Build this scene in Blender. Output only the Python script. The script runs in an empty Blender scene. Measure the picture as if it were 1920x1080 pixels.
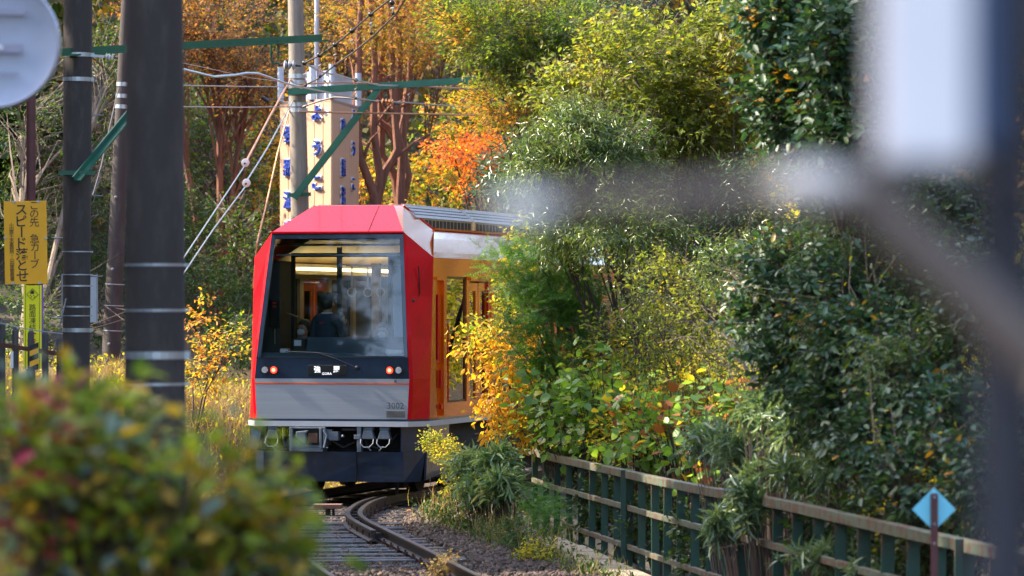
import bpy, math, random
import numpy as np
from mathutils import Vector, Matrix
S = bpy.context.scene
COL = S.collection
R = math.radians
rnd = random.Random(7)
# ------------------------------------------------------------ camera, sky, sun, exposure
F = 8040.0
CAMZ = 2.65
cam = bpy.data.objects.new('camera', bpy.data.cameras.new('camera')); COL.objects.link(cam)
cam.location = (0, 0, CAMZ)
cam.rotation_euler = (R(90) + math.atan(35 / F), 0, 0)
cam.data.lens = 36 * F / 1920; cam.data.sensor_width = 36
cam.data.clip_start = 0.2; cam.data.clip_end = 3000
cam.data.dof.use_dof = True; cam.data.dof.focus_distance = 60.2; cam.data.dof.aperture_fstop = 4.0
S.camera = cam
SUN = Vector((-0.74, 0.14, 0.62)).normalized()
world = bpy.data.worlds.new('World'); S.world = world; world.use_nodes = True
wn = world.node_tree.nodes; wl = world.node_tree.links
sky = wn.new('ShaderNodeTexSky'); sky.sky_type = 'NISHITA'; sky.sun_disc = False
sky.sun_elevation = math.asin(SUN.z); sky.sun_rotation = math.atan2(SUN.x, SUN.y)
sky.air_density = 1.0; sky.dust_density = 2.5; sky.ozone_density = 0.4
wl.new(sky.outputs[0], wn['Background'].inputs[0]); wn['Background'].inputs[1].default_value = 0.15
sl = bpy.data.lights.new('sun', 'SUN'); sl.energy = 3.0; sl.angle = R(0.5); sl.color = (1.0, 0.89, 0.72)
so = bpy.data.objects.new('sun', sl); COL.objects.link(so); so.rotation_euler = (-SUN).to_track_quat('-Z', 'Y').to_euler()
S.view_settings.view_transform = 'Standard'; S.view_settings.look = 'None'
S.view_settings.exposure = 2.27; S.view_settings.gamma = 1.0; S.view_settings.use_curve_mapping = False
cy = S.cycles; cy.max_bounces = 7; cy.diffuse_bounces = 3; cy.glossy_bounces = 3; cy.transmission_bounces = 4
cy.transparent_max_bounces = 10; cy.use_denoising = True; cy.sample_clamp_indirect = 6; cy.caustics_reflective = False
try: cy.denoiser = 'OPENIMAGEDENOISE'
except Exception: pass

# ------------------------------------------------------------ helpers
def at(px, py, d):
    return Vector(((px - 960) / F * d, d, CAMZ - (py - 575) / F * d))

def nodes(name):
    m = bpy.data.materials.new(name); m.use_nodes = True
    return m, m.node_tree.nodes, m.node_tree.links, m.node_tree.nodes['Principled BSDF']

def mat(name, col, rough=0.5, metal=0.0, var=0.12, scale=3.0, bump=0.0, bscale=40.0, coat=0.0, col2=None, thr=None, spec=None, stretch=(1,1,1), emis=None, estr=0):
    m, n, l, p = nodes(name)
    tc = n.new('ShaderNodeTexCoord'); mp = n.new('ShaderNodeMapping'); mp.inputs['Scale'].default_value = stretch
    l.new(tc.outputs['Object'], mp.inputs[0])
    nz = n.new('ShaderNodeTexNoise'); nz.inputs['Scale'].default_value = scale; nz.inputs['Detail'].default_value = 6; nz.inputs['Roughness'].default_value = 0.65
    l.new(mp.outputs[0], nz.inputs['Vector'])
    cr = n.new('ShaderNodeValToRGB'); e = cr.color_ramp.elements
    if col2 is None:
        a = [max(0, c * (1 - var)) for c in col]; b = [min(1, c * (1 + var)) for c in col]
        e[0].position = 0.3; e[1].position = 0.7
    else:
        a, b = col, col2; t = thr or 0.5
        e[0].position = t - 0.06; e[1].position = t + 0.06
    e[0].color = (*a, 1); e[1].color = (*b, 1)
    l.new(nz.outputs[0], cr.inputs[0]); l.new(cr.outputs[0], p.inputs['Base Color'])
    p.inputs['Roughness'].default_value = rough; p.inputs['Metallic'].default_value = metal
    if spec is not None: p.inputs['Specular IOR Level'].default_value = spec
    if coat: p.inputs['Coat Weight'].default_value = coat; p.inputs['Coat Roughness'].default_value = 0.04
    if bump:
        nb = n.new('ShaderNodeTexNoise'); nb.inputs['Scale'].default_value = bscale; nb.inputs['Detail'].default_value = 5
        l.new(mp.outputs[0], nb.inputs['Vector'])
        bp = n.new('ShaderNodeBump'); bp.inputs['Strength'].default_value = bump; bp.inputs['Distance'].default_value = 0.02
        l.new(nb.outputs[0], bp.inputs['Height']); l.new(bp.outputs[0], p.inputs['Normal'])
    if emis:
        p.inputs['Emission Color'].default_value = (*emis, 1); p.inputs['Emission Strength'].default_value = estr
    return m

def leafmat(name, cols, rough=0.45, trans=0.4, spec=0.5, nscale=0.8, nweight=0.5, tb=1.7, accent=None):
    m, n, l, p = nodes(name)
    g = n.new('ShaderNodeNewGeometry'); nz = n.new('ShaderNodeTexNoise')
    nz.inputs['Scale'].default_value = nscale; nz.inputs['Detail'].default_value = 2
    l.new(g.outputs['Position'], nz.inputs['Vector'])
    st = n.new('ShaderNodeMapRange'); st.inputs[1].default_value = 0.32; st.inputs[2].default_value = 0.68
    l.new(nz.outputs[0], st.inputs[0])
    mx = n.new('ShaderNodeMix'); mx.inputs[0].default_value = nweight
    l.new(g.outputs['Random Per Island'], mx.inputs[2]); l.new(st.outputs[0], mx.inputs[3])
    cr = n.new('ShaderNodeValToRGB'); el = cr.color_ramp.elements
    k = len(cols)
    for i, c in enumerate(cols):
        pos = 0.12 + 0.76 * (i / (k - 1)) if k > 1 else 0.5
        if i < 2: el[i].position = pos; el[i].color = (*c, 1)
        else: el.new(pos).color = (*c, 1)
    el[0].position = 0.12
    if accent: el.new(0.925).color = (*cols[-1], 1); el.new(0.945).color = (*accent, 1)
    l.new(mx.outputs[0], cr.inputs[0]); l.new(cr.outputs[0], p.inputs['Base Color'])
    p.inputs['Roughness'].default_value = rough; p.inputs['Specular IOR Level'].default_value = spec
    tr = n.new('ShaderNodeBsdfTranslucent'); sc = n.new('ShaderNodeVectorMath'); sc.operation = 'MULTIPLY'
    sc.inputs[1].default_value = (tb, tb * 1.0, tb * 0.5)
    l.new(cr.outputs[0], sc.inputs[0]); l.new(sc.outputs[0], tr.inputs[0])
    ms = n.new('ShaderNodeMixShader'); ms.inputs[0].default_value = trans
    l.new(p.outputs[0], ms.inputs[1]); l.new(tr.outputs[0], ms.inputs[2])
    l.new(ms.outputs[0], n['Material Output'].inputs[0])
    return m

def glassmat(name, tint=(0.82, 0.88, 0.9), ior=1.5, rough=0.0):
    m, n, l, p = nodes(name)
    n.remove(p)
    t = n.new('ShaderNodeBsdfTransparent'); t.inputs[0].default_value = (*tint, 1)
    g = n.new('ShaderNodeBsdfGlossy'); g.inputs['Roughness'].default_value = rough
    f = n.new('ShaderNodeFresnel'); f.inputs[0].default_value = ior
    nz = n.new('ShaderNodeTexNoise'); nz.inputs['Scale'].default_value = 1.3
    tc = n.new('ShaderNodeTexCoord'); l.new(tc.outputs['Object'], nz.inputs['Vector'])
    b = n.new('ShaderNodeBump'); b.inputs['Strength'].default_value = 0.05; b.inputs['Distance'].default_value = 0.03
    l.new(nz.outputs[0], b.inputs['Height']); l.new(b.outputs[0], g.inputs['Normal'])
    s = n.new('ShaderNodeMixShader')
    l.new(f.outputs[0], s.inputs[0]); l.new(t.outputs[0], s.inputs[1]); l.new(g.outputs[0], s.inputs[2])
    l.new(s.outputs[0], n['Material Output'].inputs[0])
    return m

class MB:
    def __init__(s): s.v = []; s.f = []
    def add(s, vs, fs):
        o = len(s.v); s.v += [tuple(x) for x in vs]; s.f += [tuple(i + o for i in f) for f in fs]; return s
    def box(s, a, b, M=None):
        x0, y0, z0 = a; x1, y1, z1 = b
        vs = [Vector(p) for p in ((x0,y0,z0),(x1,y0,z0),(x1,y1,z0),(x0,y1,z0),(x0,y0,z1),(x1,y0,z1),(x1,y1,z1),(x0,y1,z1))]
        if M is not None: vs = [M @ p for p in vs]
        return s.add(vs, [(0,3,2,1),(4,5,6,7),(0,1,5,4),(1,2,6,5),(2,3,7,6),(3,0,4,7)])
    def bar(s, a, b, w, h, up=Vector((0,0,1))):
        a = Vector(a); b = Vector(b); d = (b - a).normalized()
        x = d.cross(up)
        if x.length < 1e-4: x = Vector((1,0,0))
        x.normalize(); z = x.cross(d)
        vs = []
        for p in (a, b):
            for sx, sz in ((-1,-1),(1,-1),(1,1),(-1,1)): vs.append(p + x*sx*w/2 + z*sz*h/2)
        return s.add(vs, [(0,1,2,3),(7,6,5,4),(0,4,5,1),(1,5,6,2),(2,6,7,3),(3,7,4,0)])
    def angle(s, a, b, w, t, up=Vector((0,0,1))):     # steel angle section: web + flange
        a = Vector(a); b = Vector(b); d = (b - a).normalized(); x = d.cross(up).normalized(); z = x.cross(d)
        s.bar(a, b, t, w, up)
        o = x * (w/2 + t*0.52) - z * (w/2 - t/2)
        s.bar(a + o, b + o, w, t, up); return s
    def tube(s, pts, r, n=8, cap=True):
        pts = [Vector(p) for p in pts]; k = len(pts)
        rs = r if isinstance(r, (list, tuple)) else [r] * k
        up = None; vs = []
        for i, p in enumerate(pts):
            d = (pts[min(i+1,k-1)] - pts[max(i-1,0)])
            if d.length < 1e-9: d = Vector((0,0,1))
            d.normalize()
            if up is None:
                up = d.orthogonal().normalized()
            x = up - d * up.dot(d)
            if x.length < 1e-5: x = d.orthogonal()
            x.normalize(); up = x; y = d.cross(x)
            for j in range(n):
                a = 2*math.pi*j/n; vs.append(p + (x*math.cos(a) + y*math.sin(a)) * rs[i])
        fs = [(i*n+j, i*n+(j+1)%n, (i+1)*n+(j+1)%n, (i+1)*n+j) for i in range(k-1) for j in range(n)]
        if cap: fs += [tuple(range(n-1,-1,-1)), tuple(range((k-1)*n, k*n))]
        return s.add(vs, fs)
    def ball(s, c, r, n=10, m=6, sc=(1,1,1)):
        c = Vector(c); vs = []; fs = []
        for i in range(m+1):
            t = math.pi*i/m
            for j in range(n):
                a = 2*math.pi*j/n
                vs.append(c + Vector((math.sin(t)*math.cos(a)*sc[0], math.sin(t)*math.sin(a)*sc[1], math.cos(t)*sc[2]))*r)
        for i in range(m):
            for j in range(n): fs.append((i*n+j, (i+1)*n+j, (i+1)*n+(j+1)%n, i*n+(j+1)%n))
        return s.add(vs, fs)
    def slab(s, pts, t):                               # convex/concave planar polygon, thickness behind its normal
        pts = [Vector(p) for p in pts]
        nrm = Vector((0,0,0))
        for i in range(len(pts)): nrm += pts[i].cross(pts[(i+1) % len(pts)])
        nrm.normalize(); k = len(pts)
        vs = pts + [p - nrm*t for p in pts]
        fs = [tuple(range(k)), tuple(range(2*k-1, k-1, -1))] + [(i, i+k, (i+1)%k+k, (i+1)%k) for i in range(k)]
        return s.add(vs, fs)
    def build(s, name, m, parent=None, smooth=False, bevel=0, kind=None):
        me = bpy.data.meshes.new(name); me.from_pydata(s.v, [], s.f); me.update()
        if m: me.materials.append(m)
        o = bpy.data.objects.new(name, me); COL.objects.link(o)
        if parent: o.parent = parent
        if smooth:
            me.polygons.foreach_set('use_smooth', [True]*len(me.polygons))
            try: me.set_sharp_from_angle(angle=R(38))
            except Exception: pass
        if bevel:
            b = o.modifiers.new('bevel', 'BEVEL'); b.width = bevel; b.segments = 2; b.limit_method = 'ANGLE'
        if kind: o['kind'] = kind
        return o

def tag(o, label=None, cat=None, group=None, kind=None):
    if label: o['label'] = label
    if cat: o['category'] = cat
    if group: o['group'] = group
    if kind: o['kind'] = kind
    return o
def thing(name, label, cat, loc=(0,0,0), rz=0, group=None):
    o = bpy.data.objects.new(name, None); COL.objects.link(o); o.location = loc; o.rotation_euler = (0,0,rz)
    o.empty_display_size = 0.3
    return tag(o, label, cat, group)
def dupe(o, parent, M=None):
    c = o.copy(); COL.objects.link(c); c.parent = parent
    if M is not None: c.matrix_local = M
    return c
_dg = None
def text(name, s, size, m, parent, origin, u=(1,0,0), v=(0,0,1), depth=0.004, rot=0, squash=1.0, label=None, bold=0.0):
    c = bpy.data.curves.new(name, 'FONT'); c.body = s; c.size = size; c.align_x = 'CENTER'; c.align_y = 'CENTER'; c.extrude = depth/2; c.resolution_u = 2; c.offset = bold
    o = bpy.data.objects.new('tmp', c); COL.objects.link(o)
    dg = bpy.context.evaluated_depsgraph_get(); me = bpy.data.meshes.new_from_object(o.evaluated_get(dg))
    bpy.data.objects.remove(o)
    n = len(me.vertices)
    if n:
        co = np.empty(n*3, 'f'); me.vertices.foreach_get('co', co); co = co.reshape(-1, 3)
        ctr = (co.max(0) + co.min(0)) / 2; co[:, :2] -= ctr[:2]
        if rot: ca, sa = math.cos(rot), math.sin(rot); co[:, :2] = co[:, :2] @ np.array([[ca, sa], [-sa, ca]], 'f')
        co[:, 0] *= squash
        me.vertices.foreach_set('co', co.ravel())
    u = Vector(u).normalized(); v = Vector(v).normalized(); w = u.cross(v)
    M = Matrix(((u.x,v.x,w.x),(u.y,v.y,w.y),(u.z,v.z,w.z))).to_4x4(); M.translation = Vector(origin)
    me.transform(M); me.materials.clear(); me.materials.append(m)
    ob = bpy.data.objects.new(name, me); COL.objects.link(ob); ob.parent = parent
    if label: ob['label'] = label
    return ob

# ------------------------------------------------------------ materials
M_ = {}
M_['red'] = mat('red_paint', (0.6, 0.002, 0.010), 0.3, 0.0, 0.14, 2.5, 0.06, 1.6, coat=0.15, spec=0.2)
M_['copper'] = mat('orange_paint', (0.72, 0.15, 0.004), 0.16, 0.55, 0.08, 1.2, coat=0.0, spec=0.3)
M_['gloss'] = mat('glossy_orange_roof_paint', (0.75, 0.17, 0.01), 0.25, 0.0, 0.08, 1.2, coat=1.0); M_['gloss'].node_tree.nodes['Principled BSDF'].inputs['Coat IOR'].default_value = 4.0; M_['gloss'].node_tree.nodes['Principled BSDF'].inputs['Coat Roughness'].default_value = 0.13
M_['navy'] = mat('navy_paint', (0.01, 0.026, 0.055), 0.28, 0, 0.45, 3.5, 0.08, 1.5, coat=0.5)
M_['steel'] = mat('brushed_steel', (0.38, 0.41, 0.46), 0.38, 0.35, 0.08, 2.0, 0.05, 60, stretch=(0.2,0.2,14))
M_['band'] = mat('pale_band', (0.55, 0.57, 0.62), 0.4, 0.3, 0.08, 2)
M_['stripe'] = mat('orange_stripe', (0.75, 0.1, 0.01), 0.4)
M_['black'] = mat('black_plastic', (0.012, 0.013, 0.015), 0.35, 0, 0.2)
M_['under'] = mat('underframe_grime', (0.012, 0.012, 0.013), 0.8, 0, 0.4, 6, 0.3, 30)
M_['equip'] = mat('equipment_grey', (0.12, 0.15, 0.19), 0.5, 0.1, 0.2, 9, 0.1, 60)
M_['roofgrey'] = mat('roof_unit_grey', (0.4, 0.4, 0.41), 0.55, 0.1, 0.12, 5)
M_['ochre'] = mat('dusty_ochre', (0.36, 0.27, 0.13), 0.7, 0, 0.15, 5)
M_['cream'] = mat('cream_lining', (0.26, 0.19, 0.1), 0.5, 0, 0.05)
M_['wood_int'] = mat('wood_lining', (0.26, 0.22, 0.17), 0.45, 0, 0.25, 4, stretch=(6,6,1))
M_['moquette'] = mat('dark_red_moquette', (0.12, 0.01, 0.015), 0.8)
M_['lamp'] = mat('warm_lamp_strip', (1, 0.8, 0.4), 0.5, emis=(1.0, 0.74, 0.3), estr=1.2)
M_['tail'] = mat('tail_lamp_red', (0.8, 0.02, 0.01), 0.3, emis=(1.0, 0.02, 0.01), estr=1.6)
M_['tailcore'] = mat('tail_lamp_core', (1, 0.3, 0.2), 0.3, emis=(1.0, 0.10, 0.05), estr=1.8)
M_['led'] = mat('white_led_letters', (.8, .8, .8), 0.5, emis=(0.9, 0.9, 1.0), estr=0.3)
M_['headlamp'] = mat('unlit_headlamp', (0.55, 0.58, 0.62), 0.2, 0.7, 0.2, 60, 0.4, 120)
M_['grey_ink'] = mat('grey_numerals', (0.1, 0.105, 0.115), 0.5)
M_['glass'] = glassmat('window_glass', (.9,.94,.95), ior=1.65, rough=.032)
M_['sideglass'] = glassmat('side_window_glass', (0.5, 0.54, 0.5), 2.6)
M_['uniform'] = mat('navy_uniform', (0.028, 0.042, 0.075), 0.85, 0, 0.2, 20)
M_['skin'] = mat('skin', (0.5, 0.3, 0.2), 0.55, 0, 0.05)
M_['hair'] = mat('black_hair', (0.01, 0.009, 0.008), 0.5, 0, 0.3, 60, 0.4, 200)
M_['mask'] = mat('white_mask', (0.7, 0.7, 0.7), 0.8)
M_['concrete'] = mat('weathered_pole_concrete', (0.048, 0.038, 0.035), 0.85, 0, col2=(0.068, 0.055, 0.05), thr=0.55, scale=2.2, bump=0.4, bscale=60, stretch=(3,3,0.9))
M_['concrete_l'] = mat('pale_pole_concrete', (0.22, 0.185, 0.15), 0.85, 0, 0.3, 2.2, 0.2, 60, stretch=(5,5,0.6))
M_['galv'] = mat('galvanised_steel', (0.42, 0.46, 0.5), 0.4, 0.6, 0.15, 8)
M_['green'] = mat('green_painted_steel', (0.02, 0.11, 0.065), 0.45, 0.1, 0.2, 4)
M_['fence'] = mat('weathered_green_paint', (0.018, 0.06, 0.042), 0.5, 0.1, col2=(0.09, 0.045, 0.025), thr=0.6, scale=4, bump=0.2, bscale=30)
M_['fencerail'] = mat('rusted_green_rail', (0.11, 0.14, 0.10), 0.55, 0.1, col2=(0.13, 0.055, 0.035), thr=0.52, scale=7, bump=0.2, bscale=30)
M_['rustpole'] = mat('maroon_painted_pole', (0.10, 0.028, 0.026), 0.6, 0, 0.25, 6)
M_['wire'] = mat('wire_grey', (0.3, 0.31, 0.33), 0.4, 0.6)
M_['wirecu'] = mat('copper_wire', (0.55, 0.26, 0.13), 0.4, 0.6)
M_['wireblk'] = mat('dark_wire', (0.06, 0.05, 0.05), 0.5, 0.3)
M_['porcelain'] = mat('white_porcelain', (0.75, 0.72, 0.7), 0.25, 0)
M_['rail'] = mat('rail_steel_dark', (0.045, 0.032, 0.028), 0.45, 0.6, 0.4, 8, 0.1, 40)
M_['railtop'] = mat('rail_polished_head', (0.22, 0.19, 0.18), 0.3, 0.9, 0.2, 5)
M_['sleeper'] = mat('weathered_sleeper', (0.085, 0.08, 0.08), 0.3, 0.1, col2=(0.045, 0.04, 0.038), thr=0.5, scale=7, bump=0.3, bscale=30)
M_['ballast'] = mat('ballast_stone', (0.04, 0.027, 0.02), 0.85, 0, col2=(0.09, 0.066, 0.052), thr=0.52, scale=5, bump=1.0, bscale=18)
M_['edge'] = mat('mossy_pale_concrete', (0.27, 0.22, 0.15), 0.9, 0, 0.25, 5, 0.4, 30)
M_['soil'] = mat('leaf_litter_soil', (0.035, 0.028, 0.016), 0.95, 0, col2=(0.09, 0.05, 0.018), thr=0.58, scale=9, bump=1.0, bscale=14)
M_['bark'] = mat('brown_bark', (0.07, 0.045, 0.035), 0.9, 0, 0.4, 3, 0.8, 25, stretch=(4,4,1))
M_['bark_red'] = mat('red_brown_bark', (0.19, 0.075, 0.045), 0.85, 0, 0.4, 2.5, 0.6, 18, stretch=(4,4,0.8))
M_['bark_pale'] = mat('pale_bark', (0.17, 0.125, 0.085), 0.85, 0, 0.35, 3, 0.4, 30)
M_['twig'] = mat('dark_twig', (0.075, 0.05, 0.04), 0.85)
M_['pink'] = mat('pale_salmon_cladding', (0.58, 0.32, 0.2), 0.6, 0, 0.05, 1)
M_['towergrey'] = mat('pale_grey_cladding', (0.45, 0.47, 0.55), 0.5, 0.2, 0.05, 1)
M_['blueink'] = mat('blue_letters', (0.02, 0.05, 0.3), 0.4)
M_['white'] = mat('white_enamel', (0.78, 0.78, 0.8), 0.4, 0, 0.04)
M_['ysign'] = mat('amber_sign_sheet', (0.95, 0.42, 0.008), 0.5, 0, 0.08, 4)
M_['ylime'] = mat('fluorescent_yellow_sheet', (0.95, 0.84, 0.005), 0.5, 0, 0.05)
M_['ink'] = mat('black_ink', (0.03, 0.02, 0.012), 0.6)
M_['redink'] = mat('red_ink', (0.6, 0.03, 0.02), 0.6)
M_['purple'] = mat('violet_edge', (0.25, 0.1, 0.4), 0.6)
M_['blue'] = mat('light_blue_enamel', (0.2, 0.66, 0.82), 0.45, 0, 0.04)
M_['oldwood'] = mat('grey_old_wood', (0.09, 0.08, 0.075), 0.9, 0, 0.35, 5, 0.5, 30, stretch=(6,6,1))
M_['rust'] = mat('rust', (0.11, 0.04, 0.025), 0.8, 0.2, 0.3, 8)

# ------------------------------------------------------------ terrain
RR = [(-1.34,62),(-1.85,59.3),(-1.97,57),(-1.94,54.6),(-1.435,50.6),(-.914,46.8),(-.315,42.2),(.5,37),(1.5,31),(2.6,24),(3.6,17),(4.4,10),(5,0),(5.2,-20)]
RRfar = [(3.6,84),(1.9,76),(.6,70),(-.62,65)]
RP = RRfar + RR
RY = np.array([p[1] for p in RP][::-1], float); RX = np.array([p[0] for p in RP][::-1], float)
def smooth_curve(pts, step=0.35):
    out = []
    P = [Vector((*p, 0)) for p in pts]
    for i in range(len(P)-1):
        p0 = P[max(i-1,0)]; p1 = P[i]; p2 = P[i+1]; p3 = P[min(i+2,len(P)-1)]
        n = max(2, int((p2-p1).length/step))
        for k in range(n):
            t = k/n
            out.append(0.5*((2*p1)+(p2-p0)*t+(2*p0-5*p1+4*p2-p3)*t*t+(3*p1-p0-3*p2+p3)*t**3))
    out.append(P[-1]); return out
RC = smooth_curve(RP)
for _ in range(10): RC = [RC[0]] + [(RC[i-1]+RC[i]*2+RC[i+1])/4 for i in range(1, len(RC)-1)] + [RC[-1]]
# fence path: px, y of top rail, distance
FP = [(975,838,57.5),(1028,856,54.5),(1120,876,50),(1240,903,44.5),(1330,921,41),(1400,933,38.6),(1480,948,36),(1560,966,34),(1640,984,32.3),(1760,1011,30.4),(1910,1046,28.5),(2050,1080,27)]
FW = [at(*p) for p in FP]
def fence_at(px):
    for i in range(len(FP)-1):
        if FP[i][0] <= px <= FP[i+1][0]:
            t = (px-FP[i][0])/(FP[i+1][0]-FP[i][0])
            return at(px, FP[i][1]*(1-t)+FP[i+1][1]*t, FP[i][2]*(1-t)+FP[i+1][2]*t)
    return FW[-1].copy()
def fence_x(y):
    ys = np.array([p.y for p in FW][::-1]); xs = np.array([p.x for p in FW][::-1])
    xx = np.interp(y, ys, xs)
    xx = np.where(y > ys[-1], xs[-1] + (y-ys[-1])*0.25, xx)
    return np.where(y < ys[0], xs[0] + (ys[0]-y)*0.12, xx)
def sst(a, b, x): 
    t = np.clip((x-a)/(b-a), 0, 1); return t*t*(3-2*t)
def hgt(x, y):
    x = np.asarray(x, float); y = np.asarray(y, float)
    rx = np.interp(y, RY, RX); rx = np.where(y > 84, 3.6 + (y-84)*0.3, rx)
    dl = rx - 0.72 - x
    h = -0.24 + 0*x
    h = h + sst(2.0, 5.5, dl)*1.9*sst(95, 60, y) + sst(2.0, 9, dl)*0.35*sst(60,90,y)
    h = h + np.clip(dl-6, 0, None)*0.22
    fx = fence_x(y)
    dr = x - fx
    h = h - 0.5*sst(0.1, 1.2, dr) + np.clip(dr-2.0, 0, None)*0.55
    back = np.clip(y-106 - 0.3*x, 0, None)
    h = h + np.minimum(back*(0.55-0.4*sst(2, 9, x)), 60)
    h = h + 0.12*np.sin(x*1.3+y*0.7)*sst(3,6,np.abs(x-rx)) + 0.2*np.sin(x*0.37-y*0.43)*sst(5,9,np.abs(x-rx))
    return h
def grid(name, xs, ys, m, off=0.0, fn=None, kind='structure'):
    X, Y = np.meshgrid(xs, ys); Z = (fn or hgt)(X, Y) + off
    nx, ny = len(xs), len(ys); V = np.stack([X, Y, Z], -1).reshape(-1, 3)
    i, j = np.meshgrid(np.arange(nx-1), np.arange(ny-1)); a = (j*nx+i).ravel()
    Fc = np.stack([a, a+1, a+nx+1, a+nx], -1)
    me = bpy.data.meshes.new(name); me.from_pydata(V.tolist(), [], Fc.tolist()); me.polygons.foreach_set('use_smooth', [True]*len(me.polygons)); me.materials.append(m)
    o = bpy.data.objects.new(name, me); COL.objects.link(o); o['kind'] = kind; return o
xs = np.concatenate([np.linspace(-400,-40,12), np.linspace(-38,-12,20), np.linspace(-11.5,14,90), np.linspace(15,40,20), np.linspace(45,400,12)])
ys = np.concatenate([np.linspace(-60,15,16), np.linspace(17,95,160), np.linspace(97,180,40), np.linspace(190,600,12)])
grid('ground', xs, ys, M_['soil'])
# ballast bed, a sheet a little above the ground along the track
def bed():
    m = MB(); k = 14; rows = []
    for i, p in enumerate(RC):
        d = (RC[min(i+1,len(RC)-1)] - RC[max(i-1,0)]).normalized(); nrm = Vector((d.y, -d.x, 0))
        if nrm.x > 0: nrm = -nrm                 # pointing left
        rows.append([p + nrm*(-1.3 + 4.2*j/(k-1)) for j in range(k)])
    vs = []
    for r_ in rows:
        for j, q in enumerate(r_):
            e = min(j, k-1-j); z = -0.215 if e > 0 else -0.30
            z += 0.018*math.sin(q.x*9.1+q.y*3.7)+0.014*math.sin(q.x*3.3-q.y*7.9)
            vs.append((q.x, q.y, z))
    fs = [(i*k+j, i*k+j+1, (i+1)*k+j+1, (i+1)*k+j) for i in range(len(rows)-1) for j in range(k-1)]
    m.add(vs, fs); return m.build('ballast_bed', M_['ballast'], None, True, kind='structure')
bed()

# ------------------------------------------------------------ numpy scatter meshes
def T_(verts, faces, smooth=False): return (np.array(verts, 'f'), faces)
LEAF = {
 'oval': T_([(0,0,0),(-.22,.3,.05),(-.2,.68,.03),(0,1,-.12),(.2,.68,.03),(.22,.3,.05),(0,.5,-.03)], [(0,6,3,2,1),(0,5,4,3,6)]),
 'wide': T_([(0,0,0),(-.38,.25,.06),(-.33,.65,.02),(0,1,-.1),(.33,.65,.02),(.38,.25,.06),(0,.5,-.05)], [(0,6,3,2,1),(0,5,4,3,6)]),
 'long': T_([(0,0,0),(-.075,.3,.04),(-.06,.7,-.06),(0,1,-.3),(.06,.7,-.06),(.075,.3,.04),(0,.5,-.02)], [(0,6,3,2,1),(0,5,4,3,6)]),
 'lance': T_([(0,0,0),(-.13,.35,.03),(-.1,.7,-.03),(0,1,-.16),(.1,.7,-.03),(.13,.35,.03),(0,.5,-.03)], [(0,6,3,2,1),(0,5,4,3,6)]),
 'small': T_([(0,0,0),(-.3,.5,.04),(0,1,-.05),(.3,.5,.04)], [(0,3,2,1)]),
 'blade': T_([(-.02,0,0),(.02,0,0),(.015,.5,-.06),(0,1,-.3),(-.015,.5,-.06)], [(0,1,2,4),(4,2,3)]),
 'stick': T_([(-.012,0,0),(.012,0,0),(0,0,.02),(-.005,1,0),(.005,1,0),(0,1,.008)], [(0,1,4,3),(1,2,5,4),(2,0,3,5)]),
 'stone': T_([(.5,0,0),(0,.55,0),(-.5,.1,0),(0,-.45,0),(.05,0,.42),(-.05,.05,-.4)], [(0,1,4),(1,2,4),(2,3,4),(3,0,4),(1,0,5),(2,1,5),(3,2,5),(0,3,5)]),
}
_st = []
for a, r_ in ((-80,.5),(-60,.2),(-35,.8),(-20,.3),(0,1),(20,.3),(35,.8),(60,.2),(80,.5)):
    _st.append((math.sin(R(a))*r_*.6, .12+math.cos(R(a))*r_*.85, -.05*r_))
LEAF['maple'] = T_([(0,0,0)] + _st, [(0,2,1),(0,4,3,2),(0,6,5,4),(0,8,7,6),(0,9,8)])
_fv = [(-.01,0,0),(.01,0,0),(0,1,-.12)]; _ff = [(0,1,2)]
for k in range(7):
    y0 = .12+.12*k; w = .26*(1-.09*k)
    for sg in (-1,1):
        b = len(_fv); _fv += [(0,y0-.02,-.015*k),(0,y0+.035,-.015*k),(sg*w,y0+.16,.02-.015*k)]; _ff.append((b,b+2,b+1) if sg>0 else (b,b+1,b+2))
LEAF['frond'] = T_(_fv, _ff)

def nrmz(a): return a / np.maximum(np.linalg.norm(a, axis=-1, keepdims=True), 1e-9)
def scatter(name, P, D, Sz, tmpl, m, parent=None, upb=0.8, seed=0, kind='stuff', N=None):
    rg = np.random.default_rng(seed); P = np.asarray(P, float); D = nrmz(np.asarray(D, float)); n = len(P)
    Sz = np.broadcast_to(np.asarray(Sz, float), (n,)) if np.ndim(Sz) < 2 else Sz
    if N is None: N = rg.normal(0, 0.55, (n,3)) + np.array([0,0,upb])
    X = nrmz(np.cross(D, N)); Z = np.cross(X, D)
    tv, tf = LEAF[tmpl]
    V = P[:,None] + Sz[:,None,None]*(tv[None,:,0:1]*X[:,None] + tv[None,:,1:2]*D[:,None] + tv[None,:,2:3]*Z[:,None])
    k = len(tv); V = V.reshape(-1,3).astype('f')
    fl = np.array([i for f in tf for i in f]); ft = np.array([len(f) for f in tf])
    L = (fl[None] + (np.arange(n)*k)[:,None]).ravel().astype('i')
    tot = np.tile(ft, n); st = np.concatenate([[0], np.cumsum(tot)[:-1]]).astype('i')
    me = bpy.data.meshes.new(name); me.vertices.add(len(V)); me.vertices.foreach_set('co', V.ravel())
    me.loops.add(len(L)); me.loops.foreach_set('vertex_index', L)
    me.polygons.add(len(st)); me.polygons.foreach_set('loop_start', st)
    me.update(calc_edges=True); me.materials.append(m)
    o = bpy.data.objects.new(name, me); COL.objects.link(o)
    if parent: o.parent = parent
    if kind: o['kind'] = kind
    return o
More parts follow.
